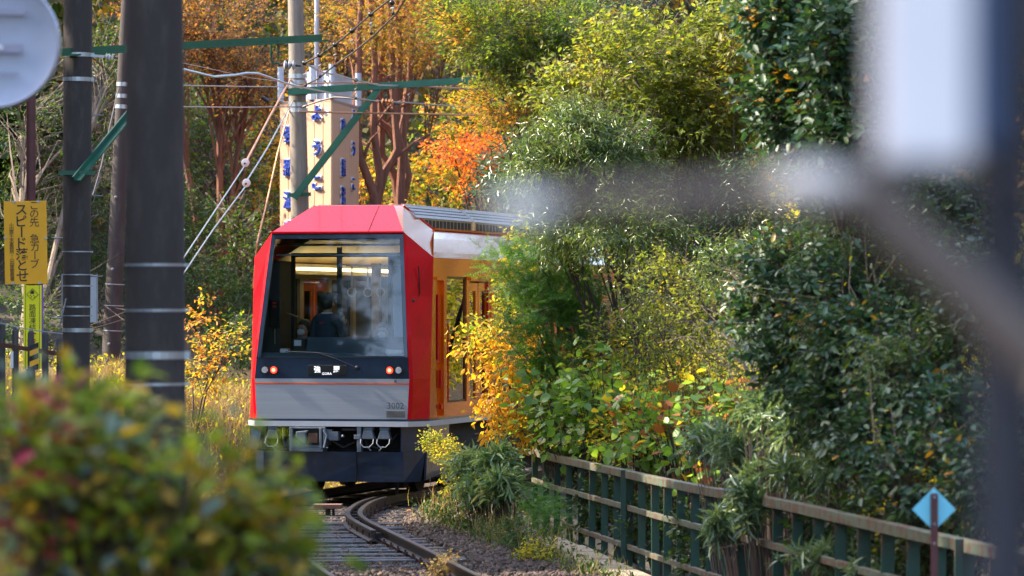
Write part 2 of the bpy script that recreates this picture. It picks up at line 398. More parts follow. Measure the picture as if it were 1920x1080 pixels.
# ------------------------------------------------------------ track
def offset_curve(C, off, ya=-1e9, yb=1e9):
    out = []
    for i, p in enumerate(C):
        d = (C[min(i+1,len(C)-1)] - C[max(i-1,0)]).normalized(); nrm = Vector((d.y, -d.x, 0))
        if nrm.x > 0: nrm = -nrm
        q = p + nrm*off
        if ya <= q.y <= yb: out.append(q)
    return out
def rail_obj(name, label, off, ya, yb, h=0.14, top=0.0, group=None):
    C = offset_curve(RC, off, ya, yb)
    t = thing(name, label, 'rail', (0,0,0), 0, group)
    prof = [(-.06,-h),(.06,-h),(.06,-h+.012),(.012,-h+.03),(.012,-.045),(.034,-.036),(.034,-.004),(-.034,-.004),(-.034,-.036),(-.012,-.045),(-.012,-h+.03),(-.06,-h+.012)]
    hd = [(-.030,-.006),(.030,-.006),(.026,.002),(-.026,.002)]
    for nm, pr, m in (('rail_web', prof, M_['rail']), ('rail_head', hd, M_['railtop'])):
        vs = []; k = len(pr)
        for i, p in enumerate(C):
            d = (C[min(i+1,len(C)-1)] - C[max(i-1,0)]).normalized(); s = Vector((d.y,-d.x,0))
            for a, b in pr: vs.append(p + s*a + Vector((0,0,b+top)))
        fs = [(i*k+j, i*k+(j+1)%k, (i+1)*k+(j+1)%k, (i+1)*k+j) for i in range(len(C)-1) for j in range(k)]
        fs += [tuple(range(k)), tuple(range((len(C)-1)*k, len(C)*k))[::-1]]
        MB().add(vs, fs).build(nm, m, t, True)
    return t
rail_obj('running_rail', 'right running rail curving from under the train to the bottom edge', 0, 8, 80)
rail_obj('running_rail', 'left running rail, mostly hidden behind the blurred bush', 1.435, 8, 80)
rail_obj('guard_rail', 'short guard rail lying just inside the right running rail on the curve', 0.16, 50.7, 66, top=-0.005)
# sleepers
CC = offset_curve(RC, 0.72)
sl_me = MB().box((-1.25,-.10,-.07),(1.25,.10,.0)).build('sleeper', M_['sleeper'], None, bevel=0.012)
acc = 0; sl_n = 0; last = None; first = True
for i in range(1, len(CC)):
    acc += (CC[i]-CC[i-1]).length
    if acc >= 0.62:
        acc -= 0.62; p = CC[i]
        if not (46.6 < p.y < 66): continue
        d = (CC[i]-CC[i-1]).normalized()
        o = sl_me if first else sl_me.copy()
        if not first: COL.objects.link(o)
        first = False
        bury = -0.154 if p.y > 47.5 else (-0.168 if p.y > 45.4 else -0.188)
        o.location = (p.x + rnd.uniform(-.04,.04), p.y, bury + rnd.uniform(-.006,.006)); o.rotation_euler = (0, rnd.uniform(-.006,.006), math.atan2(d.y,d.x)+R(90)+rnd.uniform(-.015,.015))
        tag(o, 'damp dark sleeper laid across the track under the rails', 'sleeper', 'sleepers under the curving track')
cm = MB()
for q in offset_curve(RC, 0.0, 43, 60)[::2]:
    for sx in (-.075, .075): cm.box((q.x+sx-.03,q.y-.03,-.14),(q.x+sx+.03,q.y+.03,-.115)); cm.tube([(q.x+sx,q.y,-.12),(q.x+sx,q.y,-.09)], .014, 6)
tag(cm.build('rail_fastening', M_['rust'], None), 'small rusty bolts and clips holding down the right running rail', 'rail fastenings', kind='stuff')
# rail chairs along guard rail
cm = MB()
for p in offset_curve(RC, 0.08, 50.8, 60)[::2]:
    cm.box((p.x-.1,p.y-.04,-.15),(p.x+.1,p.y+.04,-.055))
tag(cm.build('rail_chair', M_['rail'], None, bevel=.005), 'row of dark cast chairs clamping the guard rail to the running rail', 'rail chairs', kind='stuff')
# ballast stones
rg = np.random.default_rng(3)
n = 42000
yy = rg.uniform(38, 63, n); yy = 38 + (yy-38)**1.0
rx_ = np.interp(yy, RY, RX); off = rg.uniform(-1.55, 3.2, n)
xx = rx_ - off
inS = (yy > 46.6) & (off > -0.62) & (off < 2.0)
keep = (~inS | (rg.random(n) < 0.62)) & (np.abs(off) > 0.07) & (np.abs(off-1.435) > .07)
xx, yy, off = xx[keep], yy[keep], off[keep]
zz = -0.20 + rg.uniform(-.01,.02,len(xx)) + np.where(off < -0.6, 0.03, 0)
Dm = rg.normal(0,1,(len(xx),3)); Dm[:,2] *= .4
sm = leafmat('ballast_gravel', [(.035,.022,.016),(.07,.046,.034),(.11,.075,.058),(.05,.032,.024),(.17,.12,.095)], 0.85, 0.0, 0.3, 1.5, 0.4)
tag(scatter('ballast_gravel', np.stack([xx,yy,zz],-1), Dm, rg.uniform(.04,.105,len(xx)), 'stone', sm, seed=2), 'dark brown crushed stone between and beside the rails', 'gravel')
# leaves fallen on ballast
n = 700
yy = rg.uniform(40, 60, n); off = rg.uniform(-2.2, 2.5, n); xx = np.interp(yy, RY, RX)-off
tag(scatter('fallen_leaf_litter', np.stack([xx,yy,np.full(n,-.165)],-1), rg.normal(0,1,(n,3))*[1,1,.3], rg.uniform(.04,.09,n), 'oval',
    leafmat('fallen_leaf', [(.25,.08,.02),(.4,.2,.03),(.12,.05,.02),(.3,.12,.02)], .7, .1), seed=4), 'scattered small orange and brown leaves on the ballast', 'fallen leaves')
# two brown cable-cover blocks between the rails
for (a, lab) in (((615,939,57.6), 'brown plank block on a stand under the train, the farther of two'), ((560,957,55.2), 'brown plank block on a stand by the bush, the nearer of two')):
    p = at(*a); t = thing('plank_block', lab, 'block', (p.x,p.y,-.2), R(-4), 'plank blocks between the rails')
    w = .19 
    MB().box((-w,-.12,.14),(w,.12,.20)).build('plank', mat('brown_plank',(.2,.10,.07),.7,0,.2,9,.3,40), t, bevel=.008)
    MB().box((-.03,-.05,.0),(.03,.05,.14)).box((.06,-.03,.05),(.09,.03,.14)).build('stand', M_['under'], t)

# concrete edging blocks beside the track
EP = [(846,960,55.4),(925,986,52.3),(1000,1012,49.6),(1080,1048,46.8),(1160,1084,44.4),(1260,1130,41),(1400,1200,37)]
EW = [at(*p) for p in EP]
te = thing('concrete_edging', 'pale concrete slab edging between the ballast and the green fence', 'edging')
for i in range(len(EW)-1):
    a, b = EW[i], EW[i+1]; k = max(1, int((b-a).length/0.8))
    for j in range(k):
        p = a.lerp(b, j/k); q = a.lerp(b, (j+1)/k - .012); d = (q-p).normalized(); s = Vector((d.y,-d.x,0)).normalized(); s = s if s.x > 0 else -s
        z = Vector((0,0,rnd.uniform(-.012,.012)))
        o = MB().slab([p+z, q+z, q+z+s*.42, p+z+s*.42][::-1], .13)
        if o.v[0][2] < o.v[4][2]: o = MB().slab([p+z, q+z, q+z+s*.42, p+z+s*.42], .13)
        o.build('slab', M_['edge'], te, bevel=.012)

# ------------------------------------------------------------ green fence
tf = thing('railing_fence', 'weathered green steel railing running along the right side of the track', 'fence')
def fpath(drop, a=975, b=2050, step=25):
    return [fence_at(px) - Vector((0,0,drop)) for px in range(a, b+1, step)]
for nm, drop, w, h, a in (('top_rail', 0, .09, .085, 985), ('middle_rail', .37, .05, .06, 1000), ('lower_rail', .80, .05, .055, 1058)):
    pts = fpath(drop, a); m = MB(); k = 4; vs = []
    for i, p in enumerate(pts):
        d = (pts[min(i+1,len(pts)-1)]-pts[max(i-1,0)]); d.z = 0; d.normalize(); s = Vector((d.y,-d.x,0))
        for sx, sz in ((-1,-1),(1,-1),(1,1),(-1,1)): vs.append(p + s*sx*w/2 + Vector((0,0,sz*h/2)))
    fs = [(i*4+j, i*4+(j+1)%4, (i+1)*4+(j+1)%4, (i+1)*4+j) for i in range(len(pts)-1) for j in range(4)] + [(3,2,1,0), tuple(range(len(vs)-4,len(vs)))]
    m.add(vs, fs).build(nm, M_['fencerail'], tf, bevel=.006)
px = 1000.0; si = 0
base_slat = None
while px < 2040:
    p = fence_at(px); q = fence_at(px+12); d = (q-p); ang = math.atan2(d.y, d.x)
    w = .078 + .02*min(1, max(0, (px-1100)/500))
    if base_slat is None:
        base_slat = MB().box((-.045,-.022,-1.28),(.045,.022,-.045)).build('slat', M_['fence'], tf, bevel=.004); o = base_slat
    else:
        o = base_slat.copy(); COL.objects.link(o); o.parent = tf
    o.location = p + Vector((.02,.035,0)); o.rotation_euler = (0,rnd.uniform(-.01,.01), R(rnd.uniform(-8,8))); o.scale = (w/.09, 1, 1)
    if si % 9 == 8:
        b = MB().box((-.03,-.06,-1.3),(.03,.0,.05)).build('post', M_['fence'], tf, bevel=.004); b.location = p + Vector((-.05,-.06,0))
    if si % 2 == 0:
        b = MB().ball((0,0,0), .014, 6, 4).build('bolt', M_['fencerail'], tf); b.location = p + Vector((0,-.05,0))
    si += 1
    pitch = float(np.interp(px, [1000,1100,1240,1400,1500,1900], [21,22.5,24.5,33,40,58]))
    px += pitch

# diamond sign
p = at(1751, 955, 26.5)
t = thing('diamond_sign', 'light blue diamond plate on a brown post beside the fence', 'sign', (p.x, p.y, -.3))
zc = p.z + .3; r_ = 41/F*26.5
MB().slab([(-r_,0,zc),(0,0,zc-r_),(r_,0,zc),(0,0,zc+r_)], .004).build('plate', M_['blue'], t)
MB().box((-.022,-.03,0),(.022,-.006,zc+.10)).build('post', M_['rustpole'], t, bevel=.003)
for dz in (.075,-.09,-.21): MB().ball((0,-.032,zc+dz), .007, 8, 5).build('bolt', M_['galv'], t)

# ------------------------------------------------------------ poles
def band(t, name, z, r, h=.02, m='galv', lug=True, half=False):
    k = 24; vs = []; 
    for zz in (z-h/2, z+h/2):
        for j in range(k): a = 2*math.pi*j/k; vs.append((math.cos(a)*(r+.006), math.sin(a)*(r+.006), zz))
    b = MB().add(vs, [(j,(j+1)%k,k+(j+1)%k,k+j) for j in range(k)])
    if lug: b.box((r-.02,-.05,z-h/2),(r+.03,.0,z+h/2))
    return b.build(name, M_[m], t)
def pole(name, label, px_t, px_b, ytop, ybot, d, r_t, r_b, m, zb, extra_top=1.0):
    a = at(px_b, ybot, d); b = at(px_t, ytop, d)
    dirv = (b-a).normalized()
    L0 = (a.z - zb)/dirv.z; base = a - dirv*L0; top = b + dirv*extra_top
    t = thing(name, label, 'utility pole', base)
    H = (top-base).length; k = 12
    sl = (r_t-r_b)/((b-a).length); rr = lambda s: r_b + sl*(s-L0)
    q = Vector((0,0,1)).rotation_difference(dirv)
    t.rotation_mode = 'QUATERNION'; t.rotation_quaternion = q
    MB().tube([(0,0,H*i/k) for i in range(k+1)], [rr(H*i/k) for i in range(k+1)], 28).build('shaft', M_[m], t, True)
    def s_of(py): return (at(0,py,d).z - base.z)/dirv.z
    return t, rr, s_of
# near blurred pole
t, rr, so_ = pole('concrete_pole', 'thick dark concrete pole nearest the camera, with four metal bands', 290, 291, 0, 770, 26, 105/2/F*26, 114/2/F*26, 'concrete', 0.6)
for y_, h_ in ((497,.014),(582,.014),(666,.045),(720,.016)): band(t, 'metal_band', so_(y_), rr(so_(y_)), h_)
# second pole with signs and green arm
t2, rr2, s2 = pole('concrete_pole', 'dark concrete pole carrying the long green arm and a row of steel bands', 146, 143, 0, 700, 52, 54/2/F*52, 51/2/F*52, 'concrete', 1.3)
for y_, h_ in ((103,.05),(149,.05),(325,.05),(472,.014),(515,.014),(536,.02),(575,.02),(592,.012),(619,.05)):
    band(t2, 'metal_band', s2(y_), rr2(s2(y_)), h_, 'green' if y_ == 325 else 'galv')
for y_, sd in ((216,1),(367,1),(446,-1),(518,1),(596,-1)):
    s = s2(y_); MB().tube([(sd*.15,0,s),(sd*.31,0,s),(sd*.31,0,s+.02)], .008, 6).build('climbing_peg', M_['wire'], t2)
# white plate strapped behind pole two
p = at(151, 560, 52.5); t = thing('back_plate', 'white rectangular plate strapped to the dark pole by its edge, seen from behind', 'sign', p)
MB().box((-.225,0,-.29),(.2,.012,.29)).build('plate', M_['white'], t); MB().box((-.235,-.01,-.3),(-.222,.02,.3)).box((.197,-.01,-.3),(.21,.02,.3)).build('rim', M_['galv'], t)
# third leaning pole
t3, rr3, s3 = pole('concrete_pole', 'thinner grey pole leaning right, between the two dark poles', 238, 207, 0, 700, 75, 15/2*2/F*75*.72, 36/2/F*75, 'concrete', 1.0)
for y_ in (158,180,200): band(t3, 'bracket_band', s3(y_), rr3(s3(y_)), .07)
for y_ in (533,573,620): band(t3, 'metal_band', s3(y_), rr3(s3(y_)), .015)
for y_ in (247,370,505,645): MB().ball((-.03,-rr3(s3(y_)),s3(y_)), .03, 6, 4).build('bolt', M_['wire'], t3)
# far pale pole with green bracket
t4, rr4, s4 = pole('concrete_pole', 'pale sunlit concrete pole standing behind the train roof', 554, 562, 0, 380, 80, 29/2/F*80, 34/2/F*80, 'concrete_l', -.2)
for y_ in (143,155,175,196,207,365): band(t4, 'metal_band', s4(y_), rr4(s4(y_)), .08 if y_ != 365 else .05, 'green' if y_ in (175,365) else 'galv')
# slim steel pole and white pole top behind
for (px_, w, y0, d, lab) in ((596, 9, 0, 95, 'slim blue-grey steel pole rising behind the sign tower'), (569, 4, 20, 95, 'thin white tube close beside the pale concrete pole')):
    b = at(px_, 130, d); t = thing('steel_pole', lab, 'pole', (b.x, b.y, float(hgt(b.x,b.y))))
    MB().tube([(0,0,0),(-.03,0,at(0,y0,d).z+ (1.5 if y0 == 0 else 0)-t.location.z)], w/2/F*d, 12).build('shaft', M_['towergrey'], t, True)
# maroon pole + signs
p = at(58, 460, 50); t = thing('road_sign_post', 'maroon steel post carrying an amber warning board at left', 'sign post', (p.x,p.y,float(hgt(p.x,p.y))))
MB().tube([(0,0,0),(0,0,at(0,150,50).z-t.location.z)], .056, 14).build('shaft', M_['rustpole'], t, True)
p = at(48, 455, 49.85); t = thing('warning_board', 'amber board with black Japanese lettering on the maroon post', 'sign', p, R(2))
k = 49.85/F; t.rotation_euler = (0, R(-1), R(2))
MB().box((-40*k,0,-78*k),(40*k,.012,78*k)).build('board', M_['ysign'], t, bevel=.004)
def vtext(parent, s, cx, y0, y1, size, m, k, cy, face=-.003, squash=1, bold=0.0):
    n_ = len(s)
    for i, ch in enumerate(s):
        y_ = y0 + (y1-y0)*(i+.5)/n_
        if ch == ' ': continue
        text('character', ch, size*k, m, parent, (cx*k, face, -(y_-cy)*k), rot=(R(-90) if ch in 'ー' else 0), depth=.002, squash=squash, bold=bold)
vtext(t, 'この先 急カーブ', 65-48, 378, 502, 19, M_['ink'], k, 455, bold=.0)
vtext(t, 'スピード落とせ', 41-48, 383, 528, 24, M_['ink'], k, 455, bold=.0015)
vtext(t, '小田原土木事務所・小田原警察署', 22-48, 418, 526, 9, M_['ink'], k, 455, bold=0)
for x_, z_ in ((-38,-10),(38,-8),(-20,-77),(25,-77),(-25,76),(25,76)): MB().box((x_*k-.018,-.008,-z_*k-.01),(x_*k+.018,.0,-z_*k+.01)).build('clip', M_['galv'], t)
p = at(61, 612, 49.7); t = thing('ice_warning_strip', 'tall fluorescent yellow strip with slippery-road diamond under the amber board', 'sign', p)
k = 49.7/F
MB().box((-17*k,0,-80*k),(17*k,.01,77*k)).build('strip', M_['ylime'], t)
MB().box((17*k,.0,-80*k),(20*k,.012,77*k)).build('edge_strip', M_['purple'], t)
MB().box((-13.4*k,-.003,-80*k),(-12.6*k,0,77*k)).box((12.6*k,-.003,-80*k),(13.4*k,0,77*k)).build('border_line', M_['ink'], t)
dm = MB()
for a in range(4):
    p0 = Vector((math.cos(a*math.pi/2),0,math.sin(a*math.pi/2)))*11*k; p1 = Vector((math.cos((a+1)*math.pi/2),0,math.sin((a+1)*math.pi/2)))*11*k
    o_ = Vector((0,-.004,60*k)); dm.bar(p0+o_, p1+o_, .004, .008, Vector((0,1,0)))
dm.build('diamond_outline', M_['ink'], t)
MB().box((-4*k,-.004,61*k),(3*k,-.001,65*k)).box((-3*k,-.004,65*k),(2*k,-.001,67.5*k)).tube([(-5*k,-.004,59*k),(-1*k,-.004,56*k),(-4*k,-.004,53*k)],.6*k,4).tube([(1*k,-.004,59*k),(5*k,-.004,56*k),(2*k,-.004,53*k)],.6*k,4).build('skidding_car', M_['ink'], t)
vtext(t, '路面凍結', 0, 570, 620, 13.5, M_['ink'], k, 612, bold=0)
vtext(t, '注意', 0, 622, 648, 13, M_['redink'], k, 612, bold=.006)
# old wooden fence with rusty rail and wire
tw = thing('wooden_fence', 'old grey wooden post fence with a rusty rail at far left', 'fence')
for (px_, y0) in ((29,615),(58,620),(85,622),(112,630),(4,605)):
    a = at(px_, y0, 48.5); zb = float(hgt(a.x, a.y)) - .1
    MB().tube([(a.x,a.y,min(zb,a.z-.7)),(a.x,a.y,a.z-.03),(a.x,a.y,a.z)], [.04,.038,.024], 7).build('post', M_['oldwood'], tw, bevel=0)
MB().bar(at(-40,640,48.3), at(120,665,48.3), .03, .05).build('rail', M_['rust'], tw)
for y_ in (600,): MB().tube([at(-40,598,48.4),at(10,608,48.4),at(30,613,48.4),at(85,622,48.4),at(118,626,48.4)], .006, 5).build('wire', M_['wire'], tw)
MB().box((0,0,-.11),(.03,.01,.08)).build('white_tag', M_['white'], tw).location = at(20,672,48.2)
p = at(64, 675, 48.1); t = thing('hazard_board', 'small black and yellow striped board behind the rusty rail', 'board', p)
for i in range(5):
    MB().slab([(-.05,0,-.14+i*.06),(.05,0,-.10+i*.06),(.05,0,-.04+i*.06),(-.05,0,-.08+i*.06)], .01).build('stripe', M_['ysign'] if i % 2 else M_['black'], t)
# round mirror, top left, out of focus
p = at(-12, 80, 20.5); t = thing('traffic_mirror', 'round pale traffic mirror at the top left corner, out of focus', 'mirror', p, R(0))
rad = 124/F*20.5
prof = [(0,.0),(rad*.5,-.005),(rad*.93,-.02),(rad*.98,-.035),(rad,-.02),(rad,.05),(0,.06)]
vs = []; kk = 48
for (r1, y1) in prof:
    for j in range(kk): a = 2*math.pi*j/kk; vs.append((math.cos(a)*r1, y1, math.sin(a)*r1))
MB().add(vs, [(i*kk+j, i*kk+(j+1)%kk, (i+1)*kk+(j+1)%kk, (i+1)*kk+j) for i in range(len(prof)-1) for j in range(kk)]).build('mirror_back', mat('pale_blue_grey_enamel',(.42,.45,.56),.45,.1,.06,6), t, True)
MB().box((-rad*.9,-.045,-.05),(rad*.45,-.03,-.01)).box((-rad*.9,-.045,.13),(rad*.5,-.03,.16)).box((-rad*.9,-.045,-.15),(rad*.4,-.03,-.145)).build('rib', mat('mauve_grey',(.33,.32,.42),.5), t)
MB().box((0,-.05,-.035),(.05,-.044,-.015)).build('bracket_plate', M_['white'], t)
MB().tube([(-.45,.12,-3),(-.45,.12,.8)], .045, 12).tube([(-.45,.12,0),(-.05,.06,0)], .02, 8).build('post', M_['galv'], t, True)

# green arms
t = thing('green_arm', 'long green steel cantilever arm reaching over the track from the left dark pole', 'bracket', at(146,97,51.75))
o_ = t.location
B0 = at(116,98,51.7)-o_; B1 = at(603,71,56)-o_
MB().angle(B0, B1, .095, .02).build('beam', M_['green'], t)
MB().angle(at(138,336,51.6)-o_, at(335,96,53.6)-o_, .075, .02).build('brace', M_['green'], t)
MB().bar(at(110,324,51.7)-o_, at(178,324,51.7)-o_, .03, .05).build('clamp', M_['green'], t)
hm = MB(); 
for x_ in (508,521): hm.tube([at(x_,76,55.2)-o_, at(x_,112,55.2)-o_], .012, 6)
hm.tube([at(508,112,55.2)-o_, at(514,119,55.2)-o_, at(524,119,55.2)-o_], .012, 6); hm.build('hanger', M_['green'], t)
t = thing('green_arm', 'green steel cantilever arm on the pale pole, passing behind the maple leaves', 'bracket', at(555,172,79.75)); o_ = t.location
MB().angle(at(540,172,79.7)-o_, at(892,150,79.7)-o_, .13, .016).build('beam', M_['green'], t)
MB().angle(at(551,372,79.6)-o_, at(710,166,79.6)-o_, .13, .016).build('brace', M_['green'], t)
MB().bar(at(540,366,79.7)-o_, at(583,364,79.7)-o_, .04, .07).build('clamp', M_['green'], t)
# insulators
def insul(name, label, p, r, m='porcelain', axis=(1,0,0), n=3, cat='insulator', group=None, core='wireblk'):
    t = thing(name, label, cat, p, 0, group); ax = Vector(axis).normalized()
    for i in range(n):
        c = ax*(i-(n-1)/2)*r*.8
        MB().tube([c-ax*r*.3, c-ax*r*.1, c+ax*r*.3], [r*.45, r, r*.4], 14).build('shed', M_[m], t, True)
    MB().tube([-ax*r*n*.7, ax*r*n*.7], r*.22, 8).build('core', M_[core], t)
    return t
insul('insulator', 'white ribbed insulator on the bracket beside the left dark pole', at(205,107,51.6), .045, axis=(1,0,-.1))
MB_ = MB().bar(at(170,104,51.6), at(196,106,51.6), .03, .03); o = MB_.build('insulator_bracket', M_['galv']); tag(o, 'small steel lug joining the white insulator to the dark pole', 'bracket')
insul('insulator', 'grey shedded strut insulator in front of the pale pole', at(543,122,56), .07, 'towergrey', (1,0,-.05), 3)
for (a, b, q, lab) in (((613,152,79.5),(645,152,79.5),.09,'upper white disc insulator on the copper wire beside the pale pole'),((613,210,79.5),(645,210,79.5),.09,'lower white disc insulator on the copper wire beside the pale pole')):
    insul('disc_insulator', lab, at(*a), q, axis=(1,.6,0), n=1, group='white disc insulators by the pale pole')
gd = (at(548,175,80)-at(343,490,64)).normalized()
insul('guy_insulator', 'upper white egg insulator in the guy wires', at(460,305,73), .07, 'porcelain', gd, 2, group='egg insulators in the guy wires')
insul('guy_insulator', 'lower white egg insulator in the guy wires', at(462,343,72), .07, 'porcelain', gd, 2, group='egg insulators in the guy wires')
t = insul('pink_strut_insulator', 'pinkish ribbed insulator under the far green arm', at(727,192,78), .075, 'wirecu', (1,0,-.12), 4)

# wires
def wire(label, pts, r=.011, m='wire', name='overhead_wire', sag=0.0, cat='wire', n=5):
    P = [at(*p) for p in pts]
    return tag(MB().tube(P, r, n, cap=True).build(name, M_[m], None, True), label, cat)
mess = [(760,-40,50),(740,-8,52),(695,27,53.5),(660,58,54.5),(628,84,55.2),(599,104,56),(571,118,57)]
wire('dark messenger wire rising to the top edge with round black hangers', mess, .012, 'wireblk')
cont = [(800,-60,48),(766,-12,50),(741,28,52),(700,68,54),(660,100,56),(628,122,57.5),(596,148,59),(566,162,60),(552,160,61)]
wire('contact wire curving down from the top edge to the pull-off tube', cont, .012, 'wireblk')
wire('grey messenger wire running right from the knot to the maple leaves', [(571,118,57),(600,134,62),(668,150,70),(710,160,76),(768,161,82),(830,165,90),(905,169,98)], .014, 'wire')
wire('contact wire running right below the far green arm', [(552,160,61),(600,170,66),(660,182,72),(700,189,77),(760,192,84),(850,199,92),(960,207,100)], .015, 'wire')
wire('pale curved pull-off tube at the left of the pale pole', [(343,130,50),(400,144,52),(440,141,53.5),(462,137,54.5),(484,138,55.5),(510,147,57),(535,156,59),(566,164,60.5)], .017, 'galv', 'pull_off_tube', cat='wire', n=8)
wire('uppermost thin grey wire left of the pale pole', [(343,160,58),(450,162,66),(560,163,79)], .009)
wire('lower thin grey wire left of the pale pole', [(343,200,58),(450,201,66),(553,200,79)], .009)
wire('faint wire slanting across the branches at upper left', [(343,118,58),(400,130,64),(470,146,74),(520,152,79)], .006)
wire('copper wire stretching right from the upper disc insulator', [(560,158,79),(640,154,79.3),(760,160,80),(900,167,82),(990,170,84)], .015, 'wirecu')
wire('copper wire stretching right from the lower disc insulator', [(560,209,79),(640,211,79.3),(760,213,80),(930,216,82),(1000,217,83)], .018, 'wirecu')
wire('second pull-off tube just under the far green arm', [(568,200,79.3),(600,189,79),(628,182,78.6),(660,184,78),(700,190,77)], .018, 'wireblk', 'pull_off_tube')
wire('orange-brown guy wire running down left from the pale pole to the upper egg insulator', [(546,147,80),(505,220,77),(463,300,73.2)], .018, 'wirecu', 'guy_wire')
wire('pale guy wire below the upper egg insulator', [(458,312,72.8),(400,400,68),(340,490,64)], .011, 'wire', 'guy_wire')
wire('pale guy wire running down from the pale pole to the lower egg insulator', [(552,185,80),(500,280,76),(464,337,72.3)], .013, 'wire', 'guy_wire')
wire('pale guy wire below the lower egg insulator', [(460,350,71.7),(400,430,68),(338,522,64)], .011, 'wire', 'guy_wire')
wire('orange-brown rope hanging steeply behind the train corner', [(544,200,80),(520,290,79),(498,390,78),(482,455,77),(474,540,77)], .016, 'wirecu', 'guy_wire')
wire('thin steel stay beside the left dark pole', [(222,165,60),(205,240,58),(190,310,57),(174,366,56)], .009, 'wireblk', 'guy_wire')
wire('thin steel stay leaning on the wooden fence', [(124,560,50),(110,620,49.5),(98,668,49)], .008, 'wireblk', 'guy_wire')
# hangers between messenger and contact wire
hg = [((695,27,53.5),(696,62,54.2)),((660,58,54.5),(660,94,55.6)),((628,84,55.2),(628,122,57.2)),((599,103,56),(600,143,58.5)),((571,118,57),(573,160,60)),((735,5,52.2),(737,25,52.5)),((667,150,70),(667,184,72)),((767,161,82),(766,194,84))]
for i, (a, b) in enumerate(hg):
    A = at(*a); B = at(*b); t = thing('wire_hanger', ['hanger hooked nearest the top edge but one','hanger third from the top edge','hanger fourth from the top edge','hanger just right of the wire knot','hanger hanging at the wire knot','topmost hanger, cut by the top edge','hanger left of the green brace','hanger right of the green brace'][i] + ' on the overhead wires', 'wire hanger', A, 0, 'hangers between the overhead wires')
    MB().ball((0,0,0), .034, 10, 6, (1,.7,1)).build('clip', M_['black'], t, True)
    D = B-A; MB().tube([Vector((0,0,0)), D*.35, D*.42+Vector((.02,0,0)), D*.5-Vector((.02,0,0)), D*.6+Vector((.015,0,0)), D*.7, D], .007, 4).build('hook', M_['galv'], t)
    MB().ball(D, .024, 8, 5).build('lower_clip', M_['black'], t)
t = thing('line_tags', 'pair of short red-and-white tubes dangling from the wires beside the maple', 'tubes', at(920,224,82))
for dx in (0,.07):
    MB().tube([(dx-.12,0,-.10),(dx+.02,0,.03)], .02, 8).build('red_tube', mat('salmon_plastic',(.65,.2,.12),.5), t); MB().tube([(dx+.02,0,.03),(dx+.1,0,.10)], .018, 8).build('white_tube', M_['galv'], t)
wire('short grey pipe stub seen between maple leaves by the wires', [(900,185,82),(948,189,82)], .025, 'galv', 'pipe_stub', n=8)
# black lamp on the wire, left of pale pole
t = thing('small_lamp', 'little black tube lamp on an arm left of the pale pole', 'lamp', at(505,186,79)); MB().tube([(-.14,0,.04),(.0,0,-.05)], .035, 10).build('body', M_['black'], t, True); MB().tube([(0,0,0),(.25,.3,.02)], .01, 5).build('arm', M_['wireblk'], t)

# ------------------------------------------------------------ sign tower
dT = 90.0; kT = dT/F
c0 = at(525, 380, dT); p1 = at(623, 380, dT-1.2); p2 = at(673, 380, dT+2.3)
zt = at(0,190,dT).z; ztt = at(0,126,dT).z
t = thing('sign_tower', 'salmon clad tower with blue Japanese letters rising behind the train roof', 'signboard tower', (p1.x, p1.y, float(hgt(p1.x,p1.y))-.5))
o_ = t.location
a = c0 - o_; b = p1 - o_; c = p2 - o_; dd = a + (c-b); 
for q in (a,b,c,dd): q.z = 0
Z = lambda q, z: Vector((q.x, q.y, z-o_.z))
zb = o_.z
for (q0, q1) in ((a,b),(b,c),(c,dd),(dd,a)):
    Lw = (q1-q0).length; n_ = max(2, round(Lw/.26)); nd = (q1-q0).normalized(); nn = nd.cross(Vector((0,0,1)))
    for i in range(n_):
        s0 = q0 + nd*Lw*i/n_; s1 = q0 + nd*Lw*((i+1)/n_) - nd*.018
        MB().slab([Z(s0,zb), Z(s1,zb), Z(s1,zt), Z(s0,zt)], .03).build('cladding_panel', M_['pink'], t)
MB().slab([Z(q,zt-.02) for q in (a,b,c,dd)], .05).build('core_cap', M_['towergrey'], t)
ins = lambda q: q*.985 + ((a+c)/2)*.015
cm = MB()
for (q0, q1) in ((a,b),(b,c),(c,dd),(dd,a)): cm.slab([Z(ins(q0),zb+.1), Z(ins(q1),zb+.1), Z(ins(q1),zt-.03), Z(ins(q0),zt-.03)], .02)
cm.build('core_wall', mat('dark_joint',(.2,.13,.1),.8), t)
# grey crown with corner tubes
for (q0, q1) in ((a,b),(b,c)):
    Lw = (q1-q0).length; n_ = max(3, round(Lw/.2)); nd = (q1-q0).normalized(); ins_o = nd.cross(Vector((0,0,1)))*-.12
    for i in range(n_):
        s0 = q0+ins_o + nd*(.12+(Lw-.24)*i/n_); s1 = q0+ins_o + nd*(.12+(Lw-.24)*((i+1)/n_)-.015)
        MB().slab([Z(s0,zt), Z(s1,zt), Z(s1,ztt-.12), Z(s0,ztt-.12)], .04).build('louvre', M_['towergrey'], t)
for q in (a, b, c, a.lerp(b,.62), dd): MB().tube([Z(ins(q),zt), Z(ins(q),ztt)], .07, 12).build('crown_tube', M_['towergrey'], t, True)
u1 = (b-a).normalized(); u2 = (c-b).normalized()
def onface(q, u, Lw, px, py, s, size, dpx):
    # place by fraction of face
    pass
def letter(face, px, py, ch, size):
    q0, q1, xa, xb = (a,b,527,623) if face == 1 else (b,c,623,671)
    u = (q1-q0).normalized(); nn = u.cross(Vector((0,0,1))); f = (px-xa)/(xb-xa)
    pos = q0.lerp(q1, f); pos = Vector((pos.x, pos.y, at(0,py,dT).z-o_.z)) + nn*.05
    text('letter', ch, size*kT, M_['blueink'], t, pos, u=u, depth=.04, bold=.006)
    text('letter_halo', ch, size*kT, M_['white'], t, pos - nn*.035, u=u, depth=.02, bold=.03)
